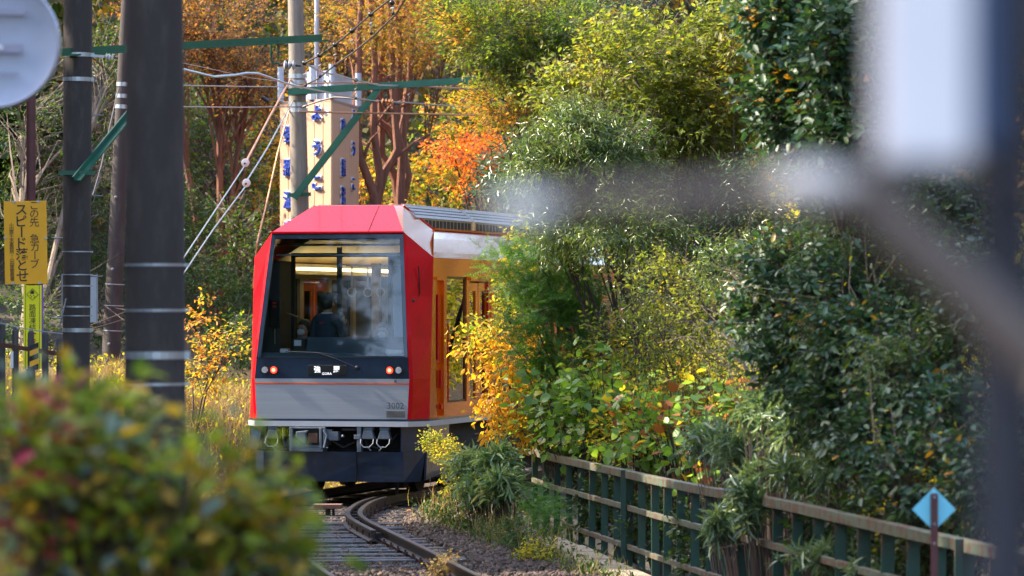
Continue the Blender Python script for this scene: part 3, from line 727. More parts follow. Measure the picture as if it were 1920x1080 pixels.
for ch, y_ in (('よ',215),('う',280),('こ',345),('そ',410)): letter(1, 597, y_, ch, 32)
for ch, y_ in (('強',252),('羅',315),('温',375),('泉',430)): letter(1, 547, y_, ch, 34)
for ch, y_ in (('強',240),('羅',315),('温',367),('泉',425)): letter(2, 639, y_, ch, 36)
for ch, y_ in (('よ',214),('う',275),('こ',342),('そ',400)): letter(2, 657.5, y_, ch, 30)

# ------------------------------------------------------------ foreground right, far out of focus
dR = 2.8
t = thing('blurred_box', 'white equipment box close to the lens at upper right, blurred', 'equipment box', at(1745, 120, dR)); k = dR/F
MB().box((-86*k,0,-185*k),(80*k,.09,240*k)).build('case', mat('pale_lilac_enamel',(.78,.75,.78),.4,.0,.05), t, bevel=.004)
MB().box((82*k,-.002,-150*k),(130*k,.08,240*k)).build('door_edge', mat('slate_blue_paint',(.03,.06,.14),.5), t)
MB().box((-110*k,.01,-225*k),(140*k,.08,-195*k)).build('bottom_lip', mat('dark_brown_steel',(.05,.04,.042),.6), t)
t = thing('blurred_post', 'dark post close to the lens filling the right edge, blurred', 'post', (at(1925,0,dR).x, dR+.12, .2))
MB().tube([(0,0,0),(0,0,4.2)], 62*k, 20).build('shaft', mat('blue_black_paint',(.014,.017,.032),.6,0,.2), t, True)
t = thing('blurred_crossing_arm', 'bent brown metal arm close to the lens crossing the right side, blurred', 'metal arm', at(1560,350,dR)); o_ = t.location
dk = mat('dull_brown_metal',(.15,.11,.09),.6,.1,.2,20); lt = mat('dull_pale_metal',(.6,.54,.5),.4,.1,.15,20)
MB().tube([at(1590,345,dR)-o_, at(1680,430,dR)-o_, at(1800,535,dR)-o_, at(1960,690,dR)-o_], 50*k, 12).build('diagonal_bar', dk, t, True)
MB().tube([at(960,388,dR)-o_, at(1100,376,dR)-o_, at(1280,372,dR)-o_, at(1440,362,dR)-o_], [20*k,27*k,30*k,34*k], 12).build('side_bar', dk, t, True)
MB().ball(at(1525,352,dR-.02)-o_, 58*k, 16, 10, (1.5,1,.75)).build('joint', lt, t, True)
MB().ball(at(985,392,dR-.02)-o_, 34*k, 14, 8, (1.9,1,.8)).build('end_knob', mat('pale_end',(.75,.72,.7),.4,.0), t, True)
# ------------------------------------------------------------ train
X0 = (622-960)/F*60
train = thing('red_train', 'red electric train with big windscreen and orange sides standing on the curve', 'train', (X0, 60, 0), R(-13))
tr = train
def fy(z): return 0 if z <= 1.95 else (z-1.95)/(3.70-1.95)*.30
def fh(z): return 1.09 + (z-1.08)/.56*.03 if z < 1.64 else 1.12 - (z-1.64)/(3.70-1.64)*.165
def sy(z): return .4 + (z-1.05)/(3.34-1.05)*.23
HW = 1.31; LEN = 14.0
def part(m, name, mt, bevel=0, smooth=False, parent=None, **k): return m.build(name, M_[mt] if isinstance(mt, str) else mt, parent or tr, smooth, bevel, **k)
# front pillars (red chamfers)
for sg in (-1, 1):
    zs = [1.08, 1.4, 1.64, 2.2, 2.8, 3.34]
    m = MB(); vs = []
    for z in zs: vs += [(sg*(fh(z)+.003), fy(z), z), (sg*(fh(z)+.05), fy(z)+.03, z), (sg*HW, sy(z), z)]
    vs += [(sg*(fh(3.7)+.003), fy(3.7), 3.70), (sg*(fh(3.7)+.03), fy(3.7)+.03, 3.67), (sg*HW, sy(3.34)+.001, 3.345)]
    fs = []
    for i in range(len(zs)):
        for j in range(2):
            q = (i*3+j, i*3+j+1, (i+1)*3+j+1, (i+1)*3+j); fs.append(q if sg > 0 else q[::-1])
    o = part(m.add(vs, fs), 'front_pillar', 'red'); s_ = o.modifiers.new('s', 'SOLIDIFY'); s_.thickness = .03; s_.offset = -1
    # hood side facet
    A = (.594*sg,1.18,4.09); B = (.955*sg,.3,3.70); C = (1.31*sg,.63,3.34); D = (.95*sg,2.1,3.76); E_ = (.66*sg,1.45,4.09)
    m = MB(); vs = [B, C, D, E_, A]; fs = [(0,1,2),(0,2,3),(0,3,4)]
    if sg < 0: fs = [f[::-1] for f in fs]
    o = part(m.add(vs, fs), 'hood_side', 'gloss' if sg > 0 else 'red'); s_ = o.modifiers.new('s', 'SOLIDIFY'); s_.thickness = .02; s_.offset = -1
    part(MB().tube([Vector(E_)+Vector((0,0,.005)), Vector(D)+Vector((0,0,.005))], .014, 6), 'hood_trim', 'red')
    # headlamp cluster
    hc = .905*sg; 
    hb = MB(); pts = []
    for i in range(24):
        a = 2*math.pi*i/24; x = math.cos(a)*.062 + (.075 if math.cos(a) > 0 else -.075); pts.append((hc+x, -.012, 1.762+math.sin(a)*.062))
    hl = part(hb.slab(pts, .03), 'headlight', 'black')
    for x, nm, mt in ((.065*sg, 'clear_lamp', 'headlamp'), (-.065*sg, 'red_lamp', 'tail')):
        part(MB().tube([(hc+x,-.014,1.762),(hc+x,-.026,1.762)], [.047,.043], 20), nm, mt, parent=hl)
    part(MB().tube([(hc-.065*sg,-.026,1.762),(hc-.065*sg,-.03,1.762)], .028, 16), 'lamp_core', 'tailcore', parent=hl)
# sloping hood
m = MB().slab([(-.955,.3,3.70),(.955,.3,3.70),(.594,1.18,4.09),(-.594,1.18,4.09)], .03); part(m, 'sloping_hood', 'red')
part(MB().slab([(-.594,1.18,4.09),(.594,1.18,4.09),(.66,1.45,4.09),(-.66,1.45,4.09)], .03), 'hood_top', 'red')
part(MB().bar((-.96,.275,3.695),(.96,.275,3.695),.05,.03), 'hood_lip', 'red', .004)
for sg in (-1,1): part(MB().bar((sg*1.2,.232,1.10),(sg*1.16,.50,3.44),.007,.004), 'pillar_seam', mat('seam_dark_red',(.15,.004,.008),.5))
part(MB().bar((.44,.305,3.712),(.37,1.17,4.092),.012,.006), 'hood_seam', mat('seam_red',(.25,.004,.01),.4))
part(MB().slab([(-.66,1.45,4.09),(.66,1.45,4.09),(.95,2.1,3.76),(-.95,2.1,3.76)], .03), 'hood_rear', 'red')
# windscreen frame
zt_, zb_ = 3.685, 1.93
gi = lambda z: fh(z)-.055
def P_(x, z, o=0): return (x, fy(z)-o, z)
fr = MB()
zl = [1.93, 1.95, 2.4, 3.0, 3.685]
for sg in (-1,1):
    for z0, z1 in zip(zl[:-1], zl[1:]):
        q = [P_(sg*fh(z0),z0,.004), P_(sg*gi(z0),z0,.004), P_(sg*gi(z1),z1,.004), P_(sg*fh(z1),z1,.004)]
        fr.slab(q if sg < 0 else q[::-1], .05)
fr.slab([P_(-gi(3.61),3.61,.004),P_(gi(3.61),3.61,.004),P_(gi(3.685),3.685,.004),P_(-gi(3.685),3.685,.004)], .05)
part(fr, 'windscreen_frame', 'navy')
part(MB().slab([P_(-gi(1.96),1.96,-.008),P_(gi(1.96),1.96,-.008),P_(gi(3.62),3.62,-.008),P_(-gi(3.62),3.62,-.008)], .006), 'windscreen', 'glass')
part(MB().slab([(-1.12,0,1.645),(1.12,0,1.645),(fh(1.93),0,1.93),(-fh(1.93),0,1.93)], .05), 'lamp_panel', 'navy')
part(MB().box((-1.10,-.006,1.925),(1.10,.0,1.935)), 'panel_joint', 'black')
part(MB().slab([(-1.09,-.001,1.08),(1.09,-.001,1.08),(1.12,-.001,1.642),(-1.12,-.001,1.642)], .04), 'steel_front_panel', 'steel')
part(MB().slab([(-1.117,-.004,1.562),(1.117,-.004,1.562),(1.118,-.004,1.582),(-1.118,-.004,1.582)], .003), 'orange_stripe', 'stripe')
# bands
def wrapband(name, z0, z1, out, mt):
    f, s_ = 1.09+out, HW+out; y0 = -.0-out; ys_ = .4
    pts = [(-s_,LEN),(-s_,ys_),(-f,y0),(f,y0),(s_,ys_),(s_,LEN)]
    vs = [(x,y,z0) for x,y in pts]+[(x,y,z1) for x,y in pts]+[(x*.9,y+.1,z0) for x,y in pts]+[(x*.9,y+.1,z1) for x,y in pts]; k = 6
    fs = []
    for i in range(5): fs += [(i,i+1,k+i+1,k+i),(k+i,k+i+1,3*k+i+1,3*k+i),(2*k+i,2*k+i+1,i+1,i)]
    return part(MB().add(vs, fs), name, mt)
wrapband('navy_band', 1.048, 1.08, .006, 'navy'); wrapband('pale_band', .975, 1.047, .025, 'band')
# display
dp = part(MB().box((-.345,-.014,1.685),(.222,.0,1.835)), 'destination_display', 'black', .006)
text('lettering', '強', .10, M_['led'], dp, (-.205,-.017,1.773), depth=.002, bold=.001); text('lettering', '羅', .10, M_['led'], dp, (.075,-.017,1.773), depth=.002, bold=.001)
text('lettering', 'GORA', .05, M_['led'], dp, (-.065,-.017,1.713), depth=.002)
text('number', '3002', .125, M_['grey_ink'], tr, (.925,-.004,1.27), depth=.002)
pl = part(MB().box((.79,-.006,1.105),(1.06,0,1.2)), 'maker_plate', mat('plate_bronze_grey',(.2,.19,.18),.4,.5), .003)
text('lettering', '箱根登山鉄道', .036, M_['grey_ink'], pl, (.925,-.008,1.168), depth=.001); text('lettering', '2014', .026, M_['grey_ink'], pl, (.925,-.008,1.128), depth=.001)
part(MB().box((.905,-.006,1.59),(.915,0,1.628)).box((.925,-.006,1.59),(.935,0,1.628)).box((.905,-.006,1.605),(.935,0,1.612)), 'door_mark', 'grey_ink')
# wiper
w = MB().tube([(.375,-.05,1.795),(.05,-.07,1.93),(-.18,-.06,2.00)], .009, 6).tube([(-.66,-.03,2.02),(-.18,-.045,2.005),(.02,-.03,1.975)], .008, 6).ball((.375,-.03,1.795), .035, 10, 6)
part(w, 'wiper', 'black')
part(MB().tube([(1.17,.33,3.22),(1.185,.345,2.86),(1.16,.33,2.76),(1.115,.25,2.735)], .009, 6).ball((1.115,.235,2.735), .028, 10, 6), 'front_handrail', 'black')
# skirt
sk = MB()
def skp(x, y, z): return (x, y, z)
sk.slab([(-1.0,.06,.20),(1.02,.06,.20),(1.02,.03,.62),(-1.0,.03,.62)], .03)
sk.slab([(-1.19,.3,.20),(-1.003,.06,.20),(-1.003,.03,.62),(-1.2,.3,.62)], .03)
sk.slab([(1.023,.06,.20),(1.2,.34,.20),(1.27,.34,.62),(1.023,.03,.62)], .03)
part(sk, 'front_skirt', 'navy')
part(MB().box((.352,-.0,.2),(.356,.04,.62)), 'skirt_joint', 'black')
part(MB().slab([(1.0,.02,.622),(1.27,.34,.622),(1.3,.38,.97),(1.0,.02,.97)], .03), 'skirt_cheek', 'navy'); part(MB().slab([(-1.3,.38,.622),(-1.17,.25,.622),(-1.03,.1,.97),(-1.3,.38,.97)], .03), 'skirt_cheek', 'navy')
for sg in (-1,1):
    q = [(sg*1.27,.36,.22),(sg*1.27,1.6,.3),(sg*1.3,1.6,.97),(sg*1.3,.36,.97)]
    part(MB().slab(q if sg > 0 else q[::-1], .03), 'side_skirt', 'navy')
# underframe
part(MB().box((-1.2,.6,.35),(1.2,LEN,.98)).box((-1.2,.35,.62),(1.0,.62,.64)).box((-1.15,.5,.6),(1.15,.55,.98)), 'underframe', 'under')
for y0 in (1.6, 10.5):
    bg = part(MB().box((-1.1,y0,.2),(-.95,y0+2.2,.6)).box((.95,y0,.2),(1.1,y0+2.2,.6)).box((-1,y0+.9,.25),(1,y0+1.3,.55)), 'bogie', 'under', .02)
    for dy in (.2, 2.0):
        for sg in (-1,1): part(MB().tube([(sg*.68,y0+dy,.42),(sg*.74,y0+dy,.42),(sg*.76,y0+dy,.42),(sg*.82,y0+dy,.42)], [.45,.45,.42,.42], 28), 'wheel', 'under', parent=bg)
for sx in (.84,-.88): part(MB().box((sx,.3,.02),(sx+.04,.34,.3)), 'rail_guard', 'under')
for sx in (.55,-.8): part(MB().box((sx,.9,.08),(sx+.25,1.2,.35)), 'sand_box', 'under')
part(MB().box((-1.05,4.0,.12),(1.05,5.6,.62)), 'underfloor_box', 'under'); part(MB().box((-1.05,6.2,.12),(1.05,9.8,.62)), 'underfloor_box', 'under')
# coupler
cp = part(MB().box((-.58,-.05,.69),(-.10,-.03,.705)).box((-.58,-.05,.94),(-.08,-.03,.965)).box((-.60,-.06,.63),(-.555,.3,.965)).box((-.165,-.06,.66),(-.13,.3,.95)).box((-.115,-.05,.70),(-.075,.3,.95)).box((-.555,-.04,.62),(-.12,.2,.685)), 'coupler_frame', 'equip', .006)
part(MB().slab([(-.50,-.08,.90),(-.32,-.08,.92),(-.36,-.08,.87),(-.36,-.08,.72),(-.50,-.08,.82)][::-1], .25), 'coupler_hook', 'equip', .01, parent=cp)
part(MB().box((-.345,-.02,.74),(-.20,.1,.88)), 'coupler_throat', mat('rust_brown_steel',(.16,.08,.05),.6,.3), .01, parent=cp)
part(MB().box((-.53,.0,.69),(-.17,.04,.95)), 'coupler_back', 'under', parent=cp)
for x, s_, nm in ((-.86,1,'brake_pipe'),(.525,1,'jumper_socket'),(.76,1,'jumper_socket')):
    j = part(MB().slab([(x-.095,-.02,.80),(x+.095,-.02,.80),(x+.06,-.02,.92),(x-.06,-.02,.92)], .12).box((x-.07,-.0,.92),(x+.07,.1,.97)), nm, 'equip', .01)
    part(MB().tube([(x-.09,-.04,.80),(x-.09,-.07,.74),(x-.04,-.08,.69),(x+.04,-.08,.69),(x+.09,-.07,.74),(x+.09,-.04,.80)], .009, 6), 'pull_ring', 'equip', parent=j)
    part(MB().tube([(x,-.06,.70),(x+(.06 if x < .6 else -.06),-.06,.64)], .010, 6), 'lever', 'equip', parent=j)
part(MB().box((-.03,-.03,.78),(.10,.1,.90)).box((-.08,.0,.80),(.0,.1,.93)).tube([(-.10,-.07,.92),(-.05,-.08,.85),(-.09,-.08,.68),(-.03,-.08,.68)], .014, 6).ball((.17,-.03,.84), .022, 8, 5), 'air_cock', 'equip', .005)
part(MB().box((.37,-.02,.62),(.43,.1,.97)).box((.33,-.03,.80),(.42,.05,.86)), 'bracket_strap', 'equip', .005)
part(MB().tube([(-.1,.1,.95),(.0,.0,.78),(.15,.05,.68),(.3,.15,.75)], .016, 8).tube([(-1.0,.1,.9),(-.95,.02,.75),(-.8,.05,.68)], .016, 8).tube([(.42,.1,.9),(.5,.05,.72),(.64,.05,.67),(.78,.1,.7),(.92,.12,.88)], .014, 8), 'cable_loop', 'under')
part(MB().tube([(-.7,-.02,.95),(-.68,-.06,.80),(-.66,-.04,.7)], .018, 8).tube([(.15,0,.93),(.35,0,.93)], .018, 6), 'air_hose', 'under')
# side walls: panels with real openings
TOPZ = 3.34
def wallpiece(m, sg, y0, y1, z0, z1, t=.05, o=0):
    a = sy(z0) if y0 is None else y0; b = sy(z1) if y0 is None else y0
    q = [(sg*(HW+o),a,z0),(sg*(HW+o),y1,z0),(sg*(HW+o),y1,z1),(sg*(HW+o),b,z1)]
    m.slab(q if sg > 0 else q[::-1], t)
opens = [('cab',.76,1.24),('win',1.42,2.62),('door',2.80,4.18),('win',4.36,5.6),('win',5.75,7.1),('win',7.25,8.5),('door',8.7,10.1),('win',10.3,12.2)]
for sg in (-1,1):
    w = MB(); wallpiece(w, sg, None, .76, 1.05, TOPZ)
    prev = .76
    for kind_, a, b in opens:
        if a > prev: wallpiece(w, sg, prev, a, 1.05, TOPZ)
        zt2 = 3.08 if kind_ == 'win' else 3.02; zb2 = 1.28 if kind_ == 'win' else 1.10
        wallpiece(w, sg, a, b, 1.05, zb2); wallpiece(w, sg, a, b, zt2, TOPZ); prev = b
    wallpiece(w, sg, prev, LEN, 1.05, TOPZ)
    part(w, 'side_wall', 'copper' )
    for kind_, a, b in opens:
        if kind_ == 'win':
            wf = MB(); o = -.02
            wallpiece(wf, sg, a, a+.05, 1.28, 3.08, .03, o); wallpiece(wf, sg, b-.05, b, 1.28, 3.08, .03, o); wallpiece(wf, sg, a+.05, b-.05, 3.05, 3.08, .03, o); wallpiece(wf, sg, a+.05, b-.05, 1.28, 1.31, .03, o)
            f = part(wf, 'side_window', 'black'); g = MB(); wallpiece(g, sg, a+.05, b-.05, 1.31, 3.05, .008, -.03); part(g, 'pane', 'sideglass', parent=f)
        elif kind_ == 'door':
            mid = (a+b)/2; d = MB()
            for (u0, u1) in ((a+.02, mid-.02), (mid+.02, b-.02)):
                wallpiece(d, sg, u0, u0+.13, 1.1, 3.0, .04, -.04); wallpiece(d, sg, u1-.13, u1, 1.1, 3.0, .04, -.04); wallpiece(d, sg, u0+.13, u1-.13, 1.1, 1.3, .04, -.04); wallpiece(d, sg, u0+.13, u1-.13, 2.88, 3.0, .04, -.04)
            f = part(d, 'door', 'copper'); g = MB()
            for (u0, u1) in ((a+.02, mid-.02), (mid+.02, b-.02)): wallpiece(g, sg, u0+.13, u1-.13, 1.3, 2.88, .008, -.06)
            part(g, 'pane', 'sideglass', parent=f)
            rl = MB(); wallpiece(rl, sg, b-.16, b-.0, 1.1, 3.02, .03, -.01); part(rl, 'red_door_edge', 'red', parent=f)
            tp = MB(); wallpiece(tp, sg, a-.05, b+.05, 3.03, 3.09, .04, .035); part(tp, 'door_gutter', 'copper', parent=f)
        else:
            d = MB(); wallpiece(d, sg, a, b, 1.10, 1.85, .04, -.05); wallpiece(d, sg, a, a+.08, 1.85, 3.02, .04, -.05); wallpiece(d, sg, b-.08, b, 1.85, 3.02, .04, -.05); wallpiece(d, sg, a+.08, b-.08, 2.82, 3.02, .04, -.05)
            f = part(d, 'cab_door', 'copper'); rl = MB(); wallpiece(rl, sg, a+.08, a+.14, 1.85, 2.82, .03, -.04); wallpiece(rl, sg, b-.2, b-.08, 1.85, 2.82, .03, -.04); wallpiece(rl, sg, a+.14, b-.2, 1.85, 1.90, .03, -.04); part(rl, 'red_window_frame', 'red', parent=f)
            g = MB(); wallpiece(g, sg, a+.14, b-.2, 1.9, 2.82, .008, -.07); part(g, 'pane', 'sideglass', parent=f)
            hr = MB().tube([(sg*(HW+.05),b+.04,1.3),(sg*(HW+.05),b+.04,2.4)], .014, 6); part(hr, 'hand_rail', 'red', parent=f)
            part(MB().box((sg*HW-.02 if sg > 0 else -HW-.012,b-.2,1.2),(sg*HW+.012 if sg > 0 else -HW+.02,b-.1,1.27)), 'door_latch', 'red', parent=f); part(MB().box((sg*HW-.03,b-.18,1.5),(sg*HW-.0,b-.1,1.75)), 'door_latch', 'red', parent=f)
            tp = MB(); wallpiece(tp, sg, a-.04, b+.04, 3.03, 3.07, .04, .03); part(tp, 'door_gutter', 'copper', parent=f)
    # roof shoulder
    pr = [(1.31,3.342),(1.27,3.42),(1.12,3.62),(.95,3.76)]
    m = MB(); vs = []
    for y_ in (None, LEN):
        for x, z in pr:
            t_ = (1.31-x)/(1.31-.95); yy_ = (.63+(2.1-.63)*t_) if y_ is None else LEN
            vs.append((sg*x, yy_+.002, z))
    fs = [(i, i+4, i+5, i+1) for i in range(3)]
    if sg < 0: fs = [f[::-1] for f in fs]
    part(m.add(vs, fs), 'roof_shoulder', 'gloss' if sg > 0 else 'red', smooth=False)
    part(MB().bar((sg*.97,2.1,3.77),(sg*.97,LEN,3.77),.03,.03), 'roof_gutter', 'copper')
part(MB().box((-.95,2.0,3.72),(.95,LEN,3.755)).box((-1.26,.7,1.0),(1.26,LEN,1.04)), 'roof_and_floor', 'roofgrey')
part(MB().box((-1.26,LEN-.05,1.0),(1.26,LEN,3.7)), 'rear_wall', 'copper')
# roof air-conditioning unit
for (y0, y1) in ((1.55, 5.0), (5.15, 9.5)):
    ac = part(MB().box((-.82,y0,3.757),(.82,y1,3.93)), 'roof_unit', 'ochre')
    m = MB(); m.slab([(.83,y0,3.93),(.83,y1,3.93),(.62,y1,4.11),(.62,y0,4.11)], .02); m.slab([(-.83,y0,3.93),(-.62,y0,4.11),(-.62,y1,4.11),(-.83,y1,3.93)], .02); m.slab([(-.62,y0,4.11),(.62,y0,4.11),(.62,y1,4.11),(-.62,y1,4.11)], .02)
    part(m, 'unit_cover', 'roofgrey', parent=ac)
    vm = MB(); kx = int((y1-y0)/.22)
    for i in range(kx):
        yv = y0+.1+i*.22
        vm.box((.818,yv,3.79),(.826,yv+.15,3.90))
    part(vm, 'side_grilles', mat('grille_dark',(.03,.026,.02),.8), parent=ac)
    vm = MB(); d0 = Vector((-.21,0,.18)).normalized()
    for i in range(int((y1-y0)/.12)):
        for j in range(3):
            c = Vector((.83,y0+.08+i*.12,3.93)) + d0*(.06+.07*j); s1 = Vector((0,.08,0)); s2 = d0*.022; nn = Vector((.18,0,.21)).normalized()*.003
            vm.slab([c+nn, c+s1+nn, c+s1+s2+nn, c+s2+nn], .004)
    part(vm, 'top_slots', M_['grille_dark'] if 'grille_dark' in M_ else bpy.data.materials['grille_dark'], parent=ac, kind='stuff')
    vm = MB()
    for i in range(int((y1-y0)/.1)): vm.box((.60,y0+i*.1,4.11),(.625,y0+i*.1+.05,4.125))
    part(vm, 'edge_teeth', 'roofgrey', parent=ac, kind='stuff')
# interior
part(MB().slab([(-1.22,1.45,3.30),(-1.22,LEN-.1,3.30),(-.7,LEN-.1,3.62),(-.7,1.45,3.62)], .02).slab([(1.22,1.45,3.30),(.7,1.45,3.62),(.7,LEN-.1,3.62),(1.22,LEN-.1,3.30)], .02).box((-.7,1.45,3.60),(.7,LEN-.1,3.63)), 'ceiling', 'cream')
part(MB().box((-.9,1.4,3.62),(.9,1.45,3.66)).box((-.98,.62,3.52),(.98,1.42,3.54)), 'cab_ceiling', 'under')
for sg in (-1,1):
    for i in range(6):
        y0 = 1.9+i*1.35
        part(MB().bar((sg*.98,y0,3.20),(sg*.98,y0+1.15,3.20),.16,.045), 'ceiling_lamp', 'lamp')
    part(MB().box((sg*1.12-.1,1.5,3.12),(sg*1.12+.1,10,3.14)), 'luggage_shelf', 'cream')
    for i in range(3):
        y0 = 4.3+i*2.2
        if sg < 0 or i: part(MB().box((sg*.95-.25,y0,1.45),(sg*.95+.25,y0+.5,1.55)).box((sg*.95-.25,y0+.45,1.5),(sg*.95+.25,y0+.58,2.2)), 'seat', 'moquette', .04)
part(MB().box((.05,2.4,1.45),(.55,2.9,1.55)).box((.0,2.3,1.5),(.6,2.42,2.32)), 'seat', 'moquette', .04)
part(MB().tube([(.42,2.25,2.1),(.42,2.22,2.3),(.46,2.22,2.3),(.46,2.25,2.1)], .012, 6), 'seat_handle', 'galv')
part(MB().box((-1.26,.75,1.04),(-.97,1.35,3.30)), 'equipment_cabinet', mat('cabinet_dark_grey',(.035,.04,.045),.6), .02)
part(MB().box((-1.12,.70,2.35),(-.95,.75,2.75)), 'switch_panel', 'black', .01)
for z_ in (2.69, 2.64): part(MB().box((-1.06,.69,z_),(-1.01,.699,z_+.025)), 'red_button', 'redink')
part(MB().tube([(-1.03,.70,2.12),(-1.03,.70,2.33)], .008, 5), 'brass_rod', 'ochre')
part(MB().box((-1.08,.15,1.80),(1.08,.55,2.0)).slab([(-.62,.2,2.0),(1.0,.2,2.0),(1.0,.45,2.22),(-.62,.45,2.22)], .04), 'driver_desk', mat('desk_blue_grey',(.09,.13,.17),.5))
part(MB().box((-.62,.2,2.0),(-.45,.35,2.2)), 'camera_box', 'black', .01); part(MB().box((-.60,.19,2.1),(-.50,.2,2.18)).box((-.57,.185,2.125),(-.53,.19,2.155)), 'camera_lens', 'white')
part(MB().box((-.80,.16,2.0),(-.68,.28,2.06)), 'paper_cup', 'white', .01); part(MB().box((.74,.14,1.98),(.98,.3,2.05)), 'cash_tray', 'white', .02)
# partition behind cab
pm = MB().box((-.30,1.36,1.04),(-.235,1.42,3.5)).box((-.98,1.36,1.04),(-.93,1.42,3.4)).box((.46,1.36,1.04),(.52,1.42,3.4)).box((.52,1.37,1.04),(1.24,1.41,1.9)).box((-.98,1.36,3.36),(1.24,1.42,3.42)).box((.52,1.37,3.25),(1.24,1.41,3.36)).box((-.235,1.37,1.04),(.46,1.41,1.95))
part(pm, 'cab_partition', 'under')
part(MB().box((.54,1.385,1.9),(1.2,1.39,3.25)), 'sky_reflection_panel', mat('blue_grey_sky_reflection',(.25,.36,.5),.5))  # added panel, its blue-grey stands in for sky reflected in the windscreen
part(MB().tube([(-.95,.5,3.38),(.95,.5,3.38)], .012, 6), 'sunshade_rail', 'galv')
for i, x in enumerate((-.62,-.35,.3)):
    part(MB().box((x,4.5,1.04),(x+.12,4.62,3.3)), 'interior_pillar', 'wood_int')
part(MB().box((-1.25,7.5,1.04),(-.35,7.55,3.4)).box((.35,7.5,1.04),(1.25,7.55,3.4)), 'inner_bulkhead', 'wood_int')
part(MB().box((-1.24,1.5,1.04),(-1.22,13.8,1.3)).box((1.22,1.5,1.04),(1.24,13.8,1.3)), 'inner_lining', 'cream')
for sg in (-1, 1):
    il = MB(); prev = 1.5
    for kind_, a, b in opens[1:]:
        if a > prev: il.box((min(sg*1.20,sg*1.25),prev,1.3),(max(sg*1.20,sg*1.25),a,3.28))
        il.box((min(sg*1.20,sg*1.24),a,3.06),(max(sg*1.20,sg*1.24),b,3.28)); prev = b
    il.box((min(sg*1.20,sg*1.25),prev,1.3),(max(sg*1.20,sg*1.25),13.8,3.28))
    part(il, 'inner_wall', 'wood_int')
part(MB().box((-1.2,LEN-.12,1.05),(1.2,LEN-.07,3.6)), 'inner_end_wall', 'wood_int')
# hand straps
ring = None
for sg, xs_ in ((-1,-.33),(1,.38)):
    part(MB().tube([(xs_,2.0,3.25),(xs_,9,3.25)], .014, 6), 'strap_rail', 'galv')
for i, (x, y) in enumerate([(-.33,2.3),(-.33,3.2),(.02,2.6),(.14,3.0),(.26,3.4),(.38,3.8),(.38,4.4)]):
    pts = [(x+math.sin(a)*.062, y, 2.86+math.cos(a)*.062) for a in [2*math.pi*j/14 for j in range(15)]]
    m = MB().tube(pts, .01, 6).bar((x,y,2.92),(x,y,3.25),.02,.008)
    part(m, 'hand_strap', mat('ivory_plastic',(.6,.55,.45),.5) if i == 0 else bpy.data.materials['ivory_plastic'])

# ------------------------------------------------------------ people in the train
def body(name, chain, radii, edges, m, parent, sub=2, root=0):
    me = bpy.data.meshes.new(name); me.from_pydata(chain, edges, []); ob = bpy.data.objects.new(name, me); COL.objects.link(ob)
    sk_ = ob.modifiers.new('skin','SKIN'); 
    for i, r_ in enumerate(radii): 
        me.skin_vertices[0].data[i].radius = (r_, r_) if not isinstance(r_, tuple) else r_
        me.skin_vertices[0].data[i].use_root = (i == root)
    ob.modifiers.new('sub','SUBSURF').levels = sub; ob.modifiers['sub'].render_levels = sub
    dg = bpy.context.evaluated_depsgraph_get(); em = bpy.data.meshes.new_from_object(ob.evaluated_get(dg))
    bpy.data.objects.remove(ob); em.materials.clear(); em.materials.append(m)
    em.polygons.foreach_set('use_smooth', [True]*len(em.polygons))
    o2 = bpy.data.objects.new(name, em); COL.objects.link(o2); o2.parent = parent; return o2
def tw(x, y, z): return Matrix.Translation((X0,60,0)) @ Matrix.Rotation(R(-13),4,'Z') @ Vector((x,y,z))
def hand(name, w, dirs, parent):
    # palm and five curled fingers as skinned chains rooted in the palm
    m = MB(); d = Vector(dirs).normalized(); s = d.cross(Vector((0,1,0))).normalized(); nrm = s.cross(d)
    m.ball(w + d*.045, .04, 10, 6, (1,.55,1.1))
    for i, L in enumerate((.062,.074,.07,.055)):
        b = w + d*.07 + s*(-.03+.02*i)
        m.tube([b, b+d*L*.5+nrm*.006, b+d*L*.8+nrm*.02, b+d*L+nrm*.035], [.009,.0085,.008,.006], 6)
    b = w + d*.03 + s*-.035; m.tube([b, b+d*.02-s*.02, b+d*.05-s*.025], [.011,.01,.007], 6)
    return m.build(name, M_['skin'], parent, True)
# conductor: standing, back to the windscreen, right hand with a handset at the mouth
cpos = tw(-.35, 1.0, 1.04)
pc = thing('person', 'uniformed person in a peaked cap standing with back to the windscreen, talking into a handset', 'person', cpos, R(-13-20))
ch = [(0,0,.92),(0,0,1.12),(0,0,1.32),(0,0,1.45),(-.19,0,1.43),(.19,0,1.43),(-.25,.03,1.15),(-.24,.10,.92),(.27,.04,1.18),(.19,.20,1.32),(-.10,0,.9),(-.11,0,.5),(-.11,.01,.08),(.10,0,.9),(.11,0,.5),(.11,.01,.08),(0,0,1.5)]
ed = [(0,1),(1,2),(2,3),(3,4),(3,5),(4,6),(6,7),(5,8),(8,9),(0,10),(10,11),(11,12),(0,13),(13,14),(14,15),(3,16)]
ra = [(.16,.12),(.17,.12),(.19,.13),(.13,.10),.075,.075,.06,.045,.06,.045,.095,.07,.06,.095,.07,.06,.06]
body('uniform_jacket_and_trousers', ch, ra, ed, M_['uniform'], pc)
body('head_and_neck', [(0,.01,1.44),(0,.01,1.53),(0,.03,1.60),(0,.035,1.67),(0,.03,1.74)], [.055,.055,.078,.092,.07], [(0,1),(1,2),(2,3),(3,4)], M_['skin'], pc)
MB().ball((0,-.005,1.665), .103, 14, 8, (.98,.98,1.05)).build('hair', M_['hair'], pc, True)
